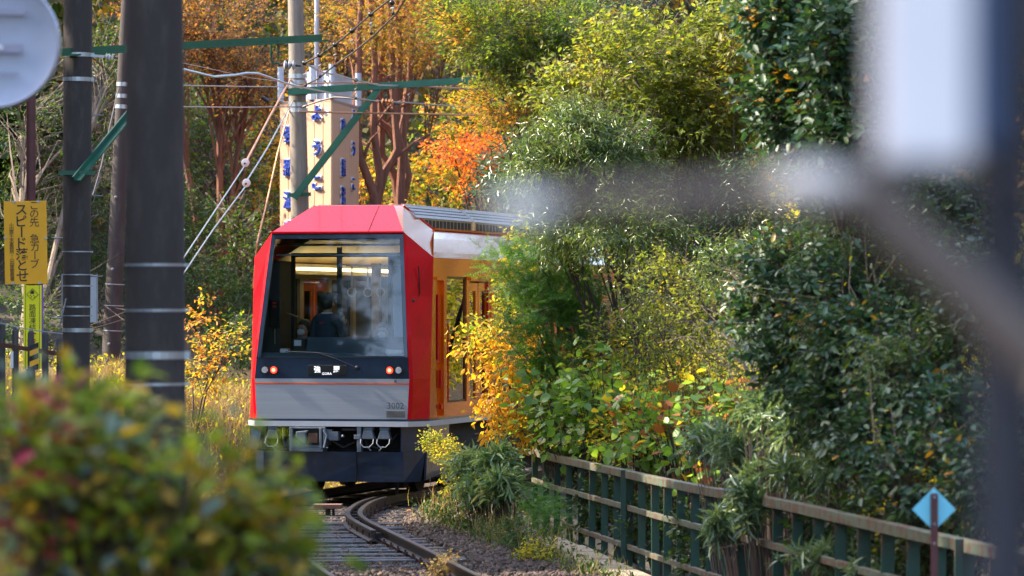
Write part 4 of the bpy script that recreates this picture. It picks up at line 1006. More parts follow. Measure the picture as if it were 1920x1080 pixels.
MB().ball((.098,.03,1.64), .028, 8, 6, (.4,.8,1.1)).ball((-.098,.03,1.64), .028, 8, 6, (.4,.8,1.1)).tube([(0,.12,1.66),(0,.145,1.635),(0,.12,1.625)], [.008,.014,.008], 6).ball((.03,.115,1.675), .012,6,4).ball((-.03,.115,1.675), .012,6,4).build('face_features', M_['skin'], pc, True)
kk = 20; vs = []
for (r_, z, dy) in ((.105,1.70,0),(.108,1.735,0),(.145,1.785,.015),(.13,1.80,.01),(.02,1.805,0)):
    for j in range(kk): a = 2*math.pi*j/kk; vs.append((math.cos(a)*r_, math.sin(a)*r_+.01+dy, z+.012*math.sin(a)))
cap = MB().add(vs, [(i*kk+j, i*kk+(j+1)%kk, (i+1)*kk+(j+1)%kk, (i+1)*kk+j) for i in range(4) for j in range(kk)]); cap.slab([(-.08,.1,1.705),(.08,.1,1.705),(.06,.175,1.69),(-.06,.175,1.69)], .008)
cap.build('peaked_cap', mat('slate_cap',(.035,.045,.05),.7), pc, True)
MB().tube([(math.cos(a)*.075, math.sin(a)*.065+.005, 1.515) for a in [2*math.pi*j/16 for j in range(17)]], .014, 6).build('shirt_collar', M_['white'], pc, True)
hand('hand', Vector((.17,.21,1.34)), (-.35,-.1,.9), pc); hand('hand', Vector((-.24,.11,.90)), (0,.2,-1), pc)
MB().tube([(.10,.22,1.48),(.13,.19,1.40)], [.03,.018], 8).ball((.10,.225,1.50), .032, 8, 6).build('handset', M_['black'], pc)
MB().tube([(.13,.19,1.40),(-.05,.1,1.32),(-.32,-.1,1.42),(-.55,-.2,1.52)], .008, 5).build('handset_cord', M_['black'], pc)
for sg in (-1,1): MB().box((sg*.11-.045,-.05,0),(sg*.11+.045,.2,.07)).build('shoe', M_['black'], pc, bevel=.02)
MB().bar((-.02,-.142,1.38),(.04,-.142,1.385),.006,.02).build('collar_badge', M_['redink'], pc)
def passenger(label, lx, ly, seat, rz, shirt, raised):
    p = thing('person', label, 'person', tw(lx, ly, 1.04), rz)
    h = seat
    ch = [(0,0,h),(0,0,h+.25),(0,.0,h+.45),(0,0,h+.55),(-.17,0,h+.52),(.17,0,h+.52),(-.22,.08,h+.28),(-.2,.25,h+.2),(.22,.05,h+.30),(.18,.22,h+.2),(-.1,.1,h-.02),(-.11,.42,h),(-.11,.44,.08),(.1,.1,h-.02),(.11,.42,h),(.11,.44,.08)]
    if raised: ch[8] = (.27,.08,h+.38); ch[9] = (.25,.12,h+.60)
    ed = [(0,1),(1,2),(2,3),(3,4),(3,5),(4,6),(6,7),(5,8),(8,9),(0,10),(10,11),(11,12),(0,13),(13,14),(14,15)]
    ra = [(.16,.12),(.16,.12),(.17,.12),(.10,.09),.07,.07,.055,.04,.055,.04,.09,.07,.055,.09,.07,.055]
    body('coat_and_trousers', ch, ra, ed, shirt, p)
    hz = h+.74
    body('head_and_neck', [(0,.0,h+.53),(0,.0,h+.61),(0,.015,h+.68),(0,.02,hz),(0,.015,hz+.07)], [.05,.052,.075,.09,.068], [(0,1),(1,2),(2,3),(3,4)], M_['skin'], p)
    MB().ball((0,-.025,hz+.03), .106, 14, 8, (1,.95,1)).build('hair', M_['hair'], p, True)
    MB().ball((0,.075,hz-.055), .062, 12, 6, (1,.75,.85)).build('face_mask', M_['mask'], p, True)
    MB().ball((.03,.10,hz), .01,6,4).ball((-.03,.10,hz), .01,6,4).build('eyes', M_['hair'], p)
    if raised: hand('hand', Vector((.25,.12,h+.62)), (-.2,0,1), p)
    else: hand('hand', Vector((.18,.23,h+.2)), (0,1,-.1), p)
    hand('hand', Vector((-.2,.26,h+.2)), (0,1,-.1), p)
    return p
passenger('seated person in a dark coat and white mask at left, with one hand raised', -.86, 1.6, .56, R(150), M_['hair'], True)
passenger('seated person in a white mask, half hidden beside the bright right part of the windscreen', .30, 1.75, .52, R(155), M_['moquette'], False)
# ------------------------------------------------------------ vegetation
LM = {}
LM['orange'] = leafmat('orange_leaf', [(.38,.11,.03),(.4,.17,.04),(.17,.17,.03),(.42,.2,.04),(.1,.12,.02),(.4,.14,.03)], .5, .5, .3)
LM['rust'] = leafmat('rust_leaf', [(.4,.12,.03),(.42,.17,.04),(.16,.12,.03),(.45,.2,.05),(.28,.09,.03)], .55, .5, .3)
LM['fire'] = leafmat('fire_orange_leaf', [(.8,.18,.02),(.7,.12,.02),(.8,.35,.03)], .5, .5, .3)
LM['mixed'] = leafmat('turning_leaf', [(.08,.14,.02),(.16,.22,.03),(.45,.3,.03),(.6,.22,.03),(.13,.2,.03)], .5, .5, .3, .45, .65)
LM['maple'] = leafmat('maple_turning_leaf', [(.05,.11,.02),(.08,.15,.02),(.12,.19,.02),(.22,.22,.02),(.48,.2,.03)], .5, .5, .3, .5, .68)
LM['yg'] = leafmat('yellow_green_leaf', [(.07,.1,.018),(.15,.19,.025),(.24,.25,.03),(.1,.13,.02),(.34,.25,.03)], .5, .5, .35, .7, .45)
LM['green'] = leafmat('mid_green_leaf', [(.022,.05,.012),(.04,.085,.016),(.075,.125,.02),(.03,.06,.015)], .45, .4, .4)
LM['dark'] = leafmat('dark_glossy_leaf', [(.02,.05,.02),(.035,.08,.025),(.06,.12,.03),(.03,.065,.022)], .3, .25, .8)
LM['darkmix'] = leafmat('dark_glossy_leaf_with_yellow', [(.018,.05,.024),(.03,.08,.035),(.05,.12,.045),(.035,.08,.035),(.09,.15,.03)], .45, .25, .6, 1.5, .15, accent=(.55,.26,.02))
LM['silver'] = leafmat('silvery_narrow_leaf', [(.06,.11,.025),(.13,.2,.035),(.08,.14,.03),(.28,.33,.04)], .3, .3, .8)
LM['cedar'] = leafmat('cedar_frond', [(.05,.14,.03),(.1,.24,.04),(.04,.11,.025),(.2,.32,.05)], .5, .35, .3)
LM['yellow'] = leafmat('golden_leaf', [(.6,.34,.02),(.7,.45,.03),(.6,.24,.02),(.35,.3,.03),(.7,.5,.05)], .5, .5, .3)
LM['yelgreen'] = leafmat('yellow_and_green_leaf', [(.1,.18,.02),(.5,.4,.03),(.18,.24,.03),(.65,.45,.03),(.08,.14,.02)], .5, .5, .3, 1.2, .5)
LM['kudzu'] = leafmat('broad_green_leaf', [(.09,.19,.04),(.14,.27,.04),(.22,.34,.04),(.1,.2,.06),(.42,.4,.04)], .4, .45, .5, 1.2, .35)
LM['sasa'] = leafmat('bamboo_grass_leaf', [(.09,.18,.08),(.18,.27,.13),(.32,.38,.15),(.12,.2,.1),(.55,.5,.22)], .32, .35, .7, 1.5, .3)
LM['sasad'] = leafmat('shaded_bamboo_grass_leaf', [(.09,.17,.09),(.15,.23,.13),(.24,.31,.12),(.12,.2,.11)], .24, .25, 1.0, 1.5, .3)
LM['dry'] = leafmat('dry_grass', [(.32,.2,.1),(.42,.29,.15),(.2,.16,.06),(.28,.16,.09),(.12,.14,.04)], .7, .35, .2, 1.2, .4)
LM['bush'] = leafmat('bush_leaf', [(.05,.09,.025),(.085,.145,.025),(.12,.18,.025),(.26,.24,.025),(.08,.12,.05)], .42, .4, .4, 4, .3)
LM['litter'] = leafmat('woodland_leaf', [(.012,.025,.008),(.03,.05,.012),(.06,.08,.015),(.13,.09,.02),(.025,.045,.012),(.28,.14,.03),(.015,.025,.008),(.2,.08,.02)], .6, .3, .2, .12, .6)

def ell(px, py, d, w, h, dep): 
    c = at(px, py, d); return (np.array(c), np.array([w*d/F, dep, h*d/F]))
def lumps(u, sd):
    return .82 + .22*np.sin(u[:,0]*5+sd)*np.sin(u[:,2]*6+sd*2) + .12*np.sin(u[:,1]*9+u[:,2]*7+sd*3)
def twigs_in(ells, n, rg, up=0.2, shell=.45, front=0):
    A = np.array([(e[1][0]*e[1][2])**.8 + .02 for e in ells]); A /= A.sum(); P = []; D = []
    for i, (c, r) in enumerate(ells):
        k = max(3, int(n*A[i])); u = nrmz(rg.normal(0,1,(k,3)))
        if front: u[:,1] = np.where(rg.random(k) < front, -np.abs(u[:,1]), u[:,1])
        rad = rg.uniform(shell**2, 1, k)**.5 * lumps(u, i*1.7+rg.random())
        P.append(c + u*r*rad[:,None]); dd = nrmz(u/r*np.mean(r)) + rg.normal(0,.45,(k,3)) + np.array([0,0,up]); D.append(nrmz(dd))
    return np.concatenate(P), np.concatenate(D)
def leafset(P, D, nl, L, size, rg, spread=.9, grav=.25, jit=.25):
    n = len(P); t = (np.arange(nl)+.5)/nl; t = t[None,:] + rg.uniform(-.5/nl,.5/nl,(n,nl))
    Ls = L*rg.uniform(.6,1.3,(n,1))
    side = nrmz(np.cross(D, rg.normal(0,.35,(n,3))+[0,0,1]))
    sg = np.where(np.arange(nl) % 2, 1, -1)[None,:,None]
    pos = P[:,None] + D[:,None]*(t*Ls)[:,:,None] + rg.normal(0,1,(n,nl,3))*size*jit
    ld = D[:,None]*.55 + side[:,None]*sg*spread + rg.normal(0,.3,(n,nl,3)) + np.array([0,0,-grav])
    sz = size*rg.uniform(.6,1.25,(n,nl))
    return pos.reshape(-1,3), nrmz(ld.reshape(-1,3)), sz.ravel()
def plant(name, label, cat, ells, ntw, nl, size, tmpl, mt, seed, twl=None, base=None, trunk_r=.08, bark='bark', group=None, up=.2, shell=.4, grav=.25, spread=.9,
          upb=.8, limbs=8, trunks=None, stems=True, front=0.25, jit=.25, parts=None):
    rg = np.random.default_rng(seed); rr_ = random.Random(seed); size *= 1.3; twl = (twl or size*4)*1.1
    cx = np.mean([e[0] for e in ells], axis=0)
    if base is None: base = (cx[0], cx[1])
    bz = float(hgt(base[0], base[1])) - .05
    o0 = Vector((base[0], base[1], bz)); t = thing(name, label, cat, o0, 0, group); oa = np.array(o0)
    P, D = twigs_in([(c-oa, r) for c, r in ells], ntw, rg, up, shell, front)
    twl = twl or size*4
    pos, ld, sz = leafset(P, D, nl, twl, size, rg, spread, grav, jit)
    scatter('crown' if cat == 'tree' else 'foliage', pos, ld, sz, tmpl, LM[mt], t, upb, seed+1)
    m = MB(); top = []
    # trunk(s) reaching each clump, then limbs out to twigs
    for i, (c, r) in enumerate(ells):
        c = Vector(c) - o0; tr_ = trunk_r*(.45+.55*rr_.random()) if i else trunk_r
        a = Vector((rr_.uniform(-.1,.1), rr_.uniform(-.1,.1), 0)); mid = a.lerp(c, .5); mid.x = a.x*.6 + c.x*.4 + rr_.uniform(-.15,.15)*c.z*.2; mid.y = a.y*.6+c.y*.4
        q1 = a.lerp(mid, .5) + Vector((rr_.uniform(-.05,.05),rr_.uniform(-.05,.05),0))*c.z*.3
        m.tube([a, q1, mid, mid.lerp(c,.6)+Vector((rr_.uniform(-.1,.1),0,0)), c], [tr_, tr_*.85, tr_*.65, tr_*.45, tr_*.3], 7)
        cand = P[rg.integers(0, len(P), limbs*6)]
        cand = [Vector(q) for q in cand if abs((q[0]-c.x)/r[0]) < 1.05 and abs((q[2]-c.z)/r[2]) < 1.05][:limbs]
        for q in cand:
            s = mid.lerp(c, rr_.uniform(.1,1)); mm = s.lerp(q,.5) + Vector((rr_.uniform(-.1,.1),rr_.uniform(-.1,.1),rr_.uniform(-.02,.12)))*(q-s).length
            m.tube([s, s.lerp(mm,.5)+Vector((0,0,.02)), mm, q], [tr_*.35, tr_*.27, tr_*.18, max(.004,tr_*.07)], 4, cap=False)
    m.build('trunk' if cat == 'tree' else 'stems', M_[bark], t, True)
    if stems:
        scatter('twigs', P, D, twl*rg.uniform(.8,1.4,len(P)), 'stick', M_['twig' if bark != 'bark_pale' else 'bark_pale'], t, .8, seed+5)
    return t

E = ell
# background forest behind everything (far-off mass on the hill)
rg = np.random.default_rng(11); n = 80000
y_ = rg.uniform(103, 150, n); x_ = rg.uniform(-1,1,n)*y_*.15
h_ = hgt(x_, y_); z_ = h_ + rg.uniform(0,1,n)**1.3*6.5
k1 = (.5+.5*np.sin(x_*.8+y_*.3)*np.sin(y_*.5-z_*.4)+.3*rg.random(n)) > .35
P = np.stack([x_,y_,z_],-1)[k1]
tag(scatter('far_wood', P, rg.normal(0,1,P.shape)+[0,0,-.2], rg.uniform(.18,.4,len(P)), 'small', LM['litter'], None, .3, 5), 'mixed autumn wood covering the hillside in the distance', 'wood')

# left background trees
plant('bare_maple','sparse rust-orange tree with many pale branches, upper left behind the wires','tree',[E(400,60,92,110,110,2.2),E(470,150,92,80,60,2),E(300,40,92,80,80,2)],1150,9,.08,'maple','rust',21,.5,trunk_r=.12,bark='bark_red',limbs=36,base=(-6.2,92),shell=.2)
plant('orange_maple','orange tree with reddish trunks behind the sign tower','tree',[E(640,50,98,110,100,2.2),E(780,60,97,90,90,2.2),E(850,20,97,90,70,2)],900,10,.085,'maple','orange',22,.5,trunk_r=.08,bark='bark_red',limbs=30,base=(-3.0,98),shell=.2)
plant('shady_tree','dark green tree with tangled branches behind the guy wires','tree',[E(400,330,95,110,120,2),E(440,470,90,90,110,2),E(360,220,97,100,60,2)],520,9,.09,'oval','green',23,.5,trunk_r=.11,bark='bark',limbs=40,base=(-5.8,95),shell=.2)
plant('shady_tree','tree with drooping bare branches at the left edge behind the signs','tree',[E(40,230,76,100,120,1.5),E(60,420,76,90,120,1.5),E(200,120,80,110,110,1.6),E(180,330,80,80,140,1.5)],700,10,.06,'oval','green',24,.4,trunk_r=.09,bark='bark_pale',limbs=46,base=(-8.2,72),shell=.2)
plant('leafy_shrub','yellow-green shrub thicket low at the left edge behind the wooden fence','shrub',[E(40,620,68,120,110,1.2),E(210,560,79,100,150,1.2),E(130,480,78,120,130,1.2)],900,10,.055,'oval','green',25,.3,trunk_r=.04,base=(-7.2,64))
plant('leafy_shrub','green undergrowth on the bank behind the thick pole','shrub',[E(400,560,86,100,70,1.6),E(330,430,88,80,110,1.6),E(440,640,82,60,40,1.5)],800,10,.07,'oval','green',26,.35,trunk_r=.04)
plant('yellow_shrub','little yellow-leaved shrub on the grassy bank left of the train','shrub',[E(385,690,66,38,70,.5),E(375,610,67,30,50,.5),E(430,650,66,30,40,.5)],110,8,.06,'oval','mixed',27,.25,trunk_r=.02,base=(-4.9,66))
# red multi-stem trunks behind the tower
for (lab, sd, stems_) in (('red-barked multi-stemmed tree right of the sign tower, left one',1,[[(700,395),(692,340),(672,270),(668,180),(672,60),(676,-40)],[(700,395),(712,330),(700,240),(703,120),(690,-40)],[(702,395),(722,320),(745,280),(735,150),(725,-40)]]),
                   ('red-barked multi-stemmed tree right of the sign tower, right one',2,[[(750,395),(752,330),(745,250),(750,120),(742,-40)],[(752,395),(742,340),(715,290),(712,180),(720,80),(712,-40)],[(750,395),(765,330),(755,260),(768,150),(772,-30)]])):
    d = 92+sd; b = at(*stems_[0][0], d); zb = float(hgt(b.x,b.y)); t = thing('red_barked_tree', lab, 'tree', (b.x,b.y,zb), 0, 'red-barked trees behind the train')
    for i, st in enumerate(stems_):
        pts = [Vector((0,0,0))] + [at(p[0],p[1],d+i*.25) - t.location for p in st]
        pts2 = []
        for j in range(len(pts)-1):
            pts2 += [pts[j], pts[j].lerp(pts[j+1],.5)+Vector((rnd.uniform(-.06,.06),rnd.uniform(-.05,.05),0))]
        pts2.append(pts[-1]); nn_ = len(pts2)
        MB().tube(pts2, [.115*(1-.5*j/nn_) for j in range(nn_)], 9).build('trunk', M_['bark_red'], t, True)
        for j in range(7):
            s = pts2[min(nn_-1, 5+j)]; e = s + Vector((rnd.uniform(-1.2,1.2),rnd.uniform(-.5,.5),rnd.uniform(.3,1.0)))
            MB().tube([s, s.lerp(e,.5)+Vector((0,0,.15)), e], [.05,.03,.01], 5).build('branch', M_['bark_red'], t, True)
    P, D = twigs_in([(np.array(at(735,30,d)-t.location), np.array([1.5,1.3,1.3]))], 480, np.random.default_rng(sd), .1, .2)
    rg = np.random.default_rng(sd+9); pos, ld, sz = leafset(P, D, 9, .4, .09, rg); scatter('crown', pos, ld, sz, 'maple', LM['orange'], t, .8, sd)
plant('fire_maple','bright orange maple branch spreading between the wires and the dark leaves','tree',[E(850,285,84,50,18,.9),E(890,300,84,40,20,.9),E(880,335,84,25,10,.7),E(920,272,84,40,14,.8)],200,10,.08,'maple','fire',31,.35,trunk_r=.06,bark='bark',base=(.6,84),upb=1.4)
plant('undergrowth','green thicket filling the gap behind the train roof','shrub',[E(800,360,96,110,50,2),E(700,340,100,90,60,2),E(900,240,100,120,90,2),E(560,330,104,120,130,2)],1100,10,.10,'oval','mixed',32,.4,trunk_r=.05,base=(-1,99))

# right-hand side, from far to near
plant('evergreen','dark evergreen behind the maple at the top','tree',[E(1130,40,72,110,70,1.5),E(1000,330,70,110,90,1.5),E(1250,300,70,160,200,1.8)],1500,9,.085,'lance','dark',41,.35,trunk_r=.1,base=(2.2,71),bark='bark')
plant('turning_maple','green maple turning orange, its crown reaching from the top edge to the wires','tree',[E(930,60,64,110,80,1.0),E(1010,120,64,90,80,1.0),E(950,190,64,80,45,.9),E(860,40,65,60,55,.9),E(1060,50,64,70,50,.9)],2100,10,.062,'maple','maple',42,.3,trunk_r=.07,bark='bark',base=(1.6,65),upb=1.2,grav=.1)
plant('broadleaf_tree','yellow-green broadleaf tree filling the upper middle','tree',[E(1190,130,56,150,100,1.2),E(1330,170,56,130,130,1.2),E(1080,190,57,90,60,1.0),E(1390,60,56,110,70,1.1),E(1250,250,56,150,70,1.1)],1900,9,.07,'oval','yg',43,.3,trunk_r=.08,bark='bark_pale',base=(2.8,57),limbs=26,upb=1.0)
plant('narrow_leaf_tree','slender-leaved evergreen with light drooping leaves in the middle','tree',[E(1130,300,54,110,90,.9),E(1080,250,54,80,50,.9),E(1180,430,53,120,60,.9),E(1010,310,54,60,50,.8),E(1060,430,54,60,60,.7)],1700,11,.075,'long','silver',44,.28,trunk_r=.05,base=(1.9,54),grav=.6,upb=.5)
plant('evergreen','dark evergreen filling the shade behind the thin branches','tree',[E(1300,430,56,160,90,1.2),E(1420,560,54,140,110,1.2),E(1250,560,57,130,90,1.2),E(1450,380,54,120,90,1.1)],1700,9,.07,'lance','dark',45,.3,trunk_r=.07,base=(3.2,56))
plant('cedar_sapling','young bright green cedar with feathery sprays beside the train','tree',[E(1010,485,54.5,55,13,.4),E(975,520,54.7,48,14,.4),E(1080,500,54.5,60,13,.4),E(1100,560,54.5,75,14,.5),E(990,575,54.3,75,15,.5),E(1050,618,54.5,100,15,.5),E(1000,655,54.5,70,14,.4),E(1120,650,54.5,75,15,.5),E(1050,545,54.9,55,30,.3),E(1080,700,54.5,80,14,.5),E(945,500,55.3,30,14,.3)],620,5,.19,'frond','cedar',46,.2,trunk_r=.035,base=(1.6,55.2),up=.1,grav=-.1,upb=1.0,stems=False)
plant('golden_shrub','golden yellow shrub drooping over the train side','shrub',[E(935,690,55.5,24,40,.4),E(955,745,55,36,40,.5),E(925,640,56.5,22,20,.3),E(975,660,55.5,34,50,.5),E(925,780,54.5,28,20,.4),E(960,805,54.5,45,24,.5),E(880,655,56.5,16,10,.2)],230,8,.07,'oval','yellow',47,.28,trunk_r=.02,base=(.0,56),grav=.8)
plant('young_tree','thin-twigged sapling with small green leaves crossing the train side','tree',[E(955,600,56,22,35,.3),E(965,530,56,15,50,.3),E(890,632,56,45,10,.3),E(990,450,56,25,30,.3)],110,8,.06,'oval','yelgreen',48,.25,trunk_r=.015,base=(.1,56.5))
plant('twiggy_shrub','thin-branched shrub with small green leaves in the middle','shrub',[E(1250,540,48,120,50,.7),E(1330,600,47,110,70,.7),E(1200,640,49,120,50,.7),E(1400,690,46,90,60,.6),E(1300,700,48,110,40,.6)],620,9,.045,'oval','yg',49,.28,trunk_r=.018,bark='bark',limbs=12,base=(2.2,48))
plant('golden_shrub','yellow-leaved shrub glowing behind the railing','shrub',[E(1180,690,54,110,50,.7),E(1310,720,51.5,120,60,.7),E(1090,760,56,90,40,.5),E(1400,760,50,60,50,.5),E(1200,820,52,110,30,.5)],900,9,.06,'oval','yelgreen',50,.28,trunk_r=.02,base=(2.6,53))
plant('glossy_evergreen','dark glossy broadleaf evergreen hanging in from the upper right','tree',[E(1520,190,38,110,95,.7),E(1600,90,37,100,110,.8),E(1470,40,38,80,60,.6),E(1600,250,37,90,60,.7)],1500,8,.08,'oval','darkmix',51,.25,trunk_r=.05,base=(3.9,39),limbs=14)
plant('glossy_evergreen','dark glossy evergreen mass sloping down the right side above the railing','tree',[E(1480,510,38.2,80,50,.5),E(1560,560,36.6,90,55,.5),E(1440,600,38.4,70,45,.4),E(1620,640,35.4,100,55,.5),E(1500,670,36.8,85,45,.4),E(1700,720,34,95,60,.5),E(1580,750,35.8,90,45,.4),E(1800,800,32.6,90,65,.5),E(1660,830,33.6,95,50,.4),E(1860,900,31,70,80,.5),E(1780,560,36,90,60,.5),E(1720,900,32.4,80,40,.4)],2900,8,.066,'oval','darkmix',52,.25,trunk_r=.05,base=(3.6,35),limbs=12)
plant('leafy_shrub','leafy shrub seen under the blurred metal arm at right','shrub',[E(1790,430,36,110,80,.7),E(1850,560,34,100,100,.7),E(1700,500,37,100,100,.8),E(1640,400,40,120,80,.8)],1300,8,.07,'oval','dark',53,.25,trunk_r=.04,base=(4.9,37))
plant('golden_tree','unseen golden and green tree added right of the train, behind the sapling','tree',[(np.array([4.2,66,2.5]),np.array([1.3,2.5,2.0])),(np.array([5.5,71,2.6]),np.array([1.5,3,1.8])),(np.array([3.6,63,1.2]),np.array([.8,1.5,1.2])),(np.array([7.5,76,2.4]),np.array([2,3,1.8]))],2000,9,.10,'oval','yelgreen',58,.4,trunk_r=.07,base=(4.8,68))  # hidden from view, added to give the train side a golden reflection
plant('narrow_leaf_tree','silvery narrow-leaved shrub between the dark glossy masses at right','shrub',[E(1660,690,33.6,90,35,.3),E(1560,630,35.6,70,30,.3),E(1760,640,34,70,40,.3),E(1540,480,37,60,30,.3),E(1380,500,45,90,60,.5)],420,9,.06,'long','silver',59,.22,trunk_r=.02,base=(3.6,34.5),grav=.5)
plant('bare_bush','bare grey-brown stems poking through the evergreen leaves at right','shrub',[E(1700,880,32.2,110,70,.3),E(1600,560,36,120,60,.3),E(1350,620,43,90,80,.4)],60,3,.04,'oval','yelgreen',60,.4,trunk_r=.022,bark='bark_pale',limbs=30,base=(3.4,33.4))
# sasa bamboo clumps
def sasa(label, ells, n, size, mt, seed, base):
    rg = np.random.default_rng(seed); bz = float(hgt(*base)); t = thing('bamboo_grass', label, 'bamboo grass', (base[0],base[1],bz)); oa = np.array(t.location)
    P, D = twigs_in([(c-oa, r) for c, r in ells], n, rg, .5, .1, .4)
    nl = 6; n = len(P)
    side = rg.normal(0,1,(n,nl,3)); ld = nrmz(side + D[:,None]*.6 + [0,-.2,-.05]); pos = np.repeat(P[:,None],nl,1) + rg.normal(0,.01,(n,nl,3))
    scatter('leaves', pos.reshape(-1,3), ld.reshape(-1,3), size*1.25*rg.uniform(.6,1.3,n*nl), 'long', LM[mt], t, .9, seed)
    m = MB()
    for q in P[::3]:
        q = Vector(q); a = Vector((q.x*.7, q.y*.8, 0)); m.tube([a, a.lerp(q,.6)+Vector((0,0,.1)), q], [.008,.006,.004], 3, cap=False)
    m.build('stems', M_['twig'], t, kind='stuff')
    return t
sasa('clump of pale bamboo grass spilling over the start of the railing', [E(895,880,53.5,55,45,.5),E(935,865,53,45,35,.4),E(940,905,52.5,35,40,.4),E(890,920,53,40,25,.4)], 420, .155, 'sasa', 61, (-.1,53.4))
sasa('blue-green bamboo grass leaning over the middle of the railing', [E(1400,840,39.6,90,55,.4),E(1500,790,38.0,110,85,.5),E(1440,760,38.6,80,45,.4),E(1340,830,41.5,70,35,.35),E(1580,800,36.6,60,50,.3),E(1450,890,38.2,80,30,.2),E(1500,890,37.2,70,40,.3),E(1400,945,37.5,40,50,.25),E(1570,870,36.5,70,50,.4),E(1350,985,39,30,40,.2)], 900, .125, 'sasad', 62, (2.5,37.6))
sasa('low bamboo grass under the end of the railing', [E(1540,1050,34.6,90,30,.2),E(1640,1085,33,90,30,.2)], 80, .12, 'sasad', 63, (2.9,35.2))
plant('leafy_shrub','shaded undergrowth seen through the railing','shrub',[E(1150,950,51.6,90,60,.4),E(1250,980,47.5,80,70,.4),E(1110,900,53.6,60,40,.4),E(1350,1010,43,80,70,.5),E(1600,1000,36,130,70,.5),E(1780,1020,33,130,70,.5),E(1480,1010,39,80,60,.4)],1500,8,.055,'oval','green',64,.22,trunk_r=.015,base=(2.3,49.5))
plant('tangled_shrub','tangle of bare brown stems with small leaves below right, near the blue diamond sign','shrub',[E(1720,940,33,70,90,.4),E(1830,930,32,60,90,.4)],120,8,.045,'oval','yelgreen',65,.25,trunk_r=.03,bark='bark',limbs=40,base=(3.3,33.2))
plant('feathery_shrub','small feathery green plant at the foot of the railing','shrub',[E(1030,975,50.5,36,30,.3),E(1010,940,51,30,25,.25)],160,5,.10,'frond','cedar',66,.14,trunk_r=.01,base=(.35,50.8),stems=False)
# weeds in front of the edging
for i, (px_, py_, d, w, h, mt) in enumerate([(985,1020,49,45,26,'green'),(1010,1045,47.5,35,22,'yelgreen'),(960,1000,50.5,35,20,'green'),(840,850,57,28,16,'yelgreen'),(860,905,55.5,28,22,'yelgreen'),(830,1068,44.8,18,14,'dry'),(812,830,58,16,12,'yelgreen')]):
    b = at(px_, py_, d)
    plant('weed', ['grey-green weeds on the pale edging','yellowish weeds in front of the pale edging','small weeds at the near end of the bamboo grass','green sprig touching the train skirt, upper','green sprig beside the train skirt, lower','dry tuft beside the near end of the right rail','tiny leafy sprig under the orange side of the train'][i],'weed',[E(px_,py_,d,w,h,.25)],90,7,.035,'oval',mt,70+i,.14,trunk_r=.006,base=(b.x,b.y),limbs=4)
rg = np.random.default_rng(88); n = 5200
s_ = rg.uniform(0, 1, n); yy = 43.5 + 14*s_; ex = np.interp(yy, [p.y for p in EW][::-1], [p.x for p in EW][::-1]); xx = ex + rg.normal(-.12, .16, n); cl = (np.sin(yy*5.3)+np.sin(yy*2.1+1) > -.3) | (rg.random(n) < .15)
P = np.stack([xx, yy, np.interp(yy, [p.y for p in EW][::-1], [p.z for p in EW][::-1]) - .1 + rg.uniform(0,.26,n)*np.abs(np.sin(yy*3.7))], -1)[cl]
tag(scatter('edge_weeds', P, rg.normal(0,.7,P.shape)+[0,0,.5], rg.uniform(.03,.07,len(P)), 'oval', LM['green'], None, .8, 19), 'low grey-green weeds growing over the concrete edging', 'weeds')
rg = np.random.default_rng(89); P2 = P[rg.integers(0,len(P),900)]
tag(scatter('edge_dry_stalks', P2*[1,1,1]-[0,0,.05], rg.normal(0,.25,P2.shape)+[0,0,1], rg.uniform(.1,.3,len(P2)), 'blade', LM['dry'], None, .2, 20), 'dry grass stalks standing among the edging weeds', 'grass')
# broad-leaved vine with separate leaves
def leaf_object_mesh(name, tmpl, m):
    tv, tf = LEAF[tmpl]; me = bpy.data.meshes.new(name); me.from_pydata(tv.tolist(), [], tf); me.materials.append(m); return me
def leafy(name, label, cat, ells, ntw, nl, size, tmpl, mt, seed, base, single=300, cols=None, twl=None, bark='twig', grav=.2, near=None):
    rg = np.random.default_rng(seed); bz = float(hgt(*base)); t = thing(name, label, cat, (base[0],base[1],bz)); oa = np.array(t.location)
    P, D = twigs_in([(c-oa, r) for c, r in ells], ntw, rg, .3, .2, .5)
    pos, ld, sz = leafset(P, D, nl, twl or size*3.5, size, rg, .9, grav)
    order = np.argsort(pos[:,1]); a = order[:single]; b = order[single:]
    N = rg.normal(0,.5,(len(a),3)) + [0,-.25,.8]
    X = nrmz(np.cross(ld[a], N)); Z = np.cross(X, ld[a])
    ms = cols or [LM[mt]]
    mes = [leaf_object_mesh('leaf', tmpl, m) for m in ms]
    for j, i in enumerate(a):
        q = pos[i]; k = 0
        if len(mes) > 1: k = near(q + oa, rg)
        o = bpy.data.objects.new('leaf', mes[k]); COL.objects.link(o); o.parent = t
        s = sz[i]; o.matrix_local = Matrix(((X[j][0]*s,ld[i][0]*s,Z[j][0]*s,q[0]),(X[j][1]*s,ld[i][1]*s,Z[j][1]*s,q[1]),(X[j][2]*s,ld[i][2]*s,Z[j][2]*s,q[2]),(0,0,0,1)))
    if cols:
        ks = np.array([near(pos[i]+oa, rg) for i in b])
        for k in range(len(cols)):
            bb = b[ks == k]
            if len(bb): scatter('foliage', pos[bb], ld[bb], sz[bb], tmpl, cols[k], t, .8, seed+k)
    else: scatter('foliage', pos[b], ld[b], sz[b], tmpl, LM[mt], t, .8, seed)
    m = MB()
    for q, dd in zip(P, D):
        q = Vector(q); e = q + Vector(dd)*(twl or size*3.5); a_ = Vector((q.x*.75, q.y*.8, q.z-.35*abs(q.z)-.05)); m.tube([a_, a_.lerp(q,.6)+Vector((0,0,.02)), q, e], [.006*size/.1,.005*size/.1,.004*size/.1,.002*size/.1], 3, cap=False)
    m.build('stems', M_[bark], t, kind='stuff')
    return t
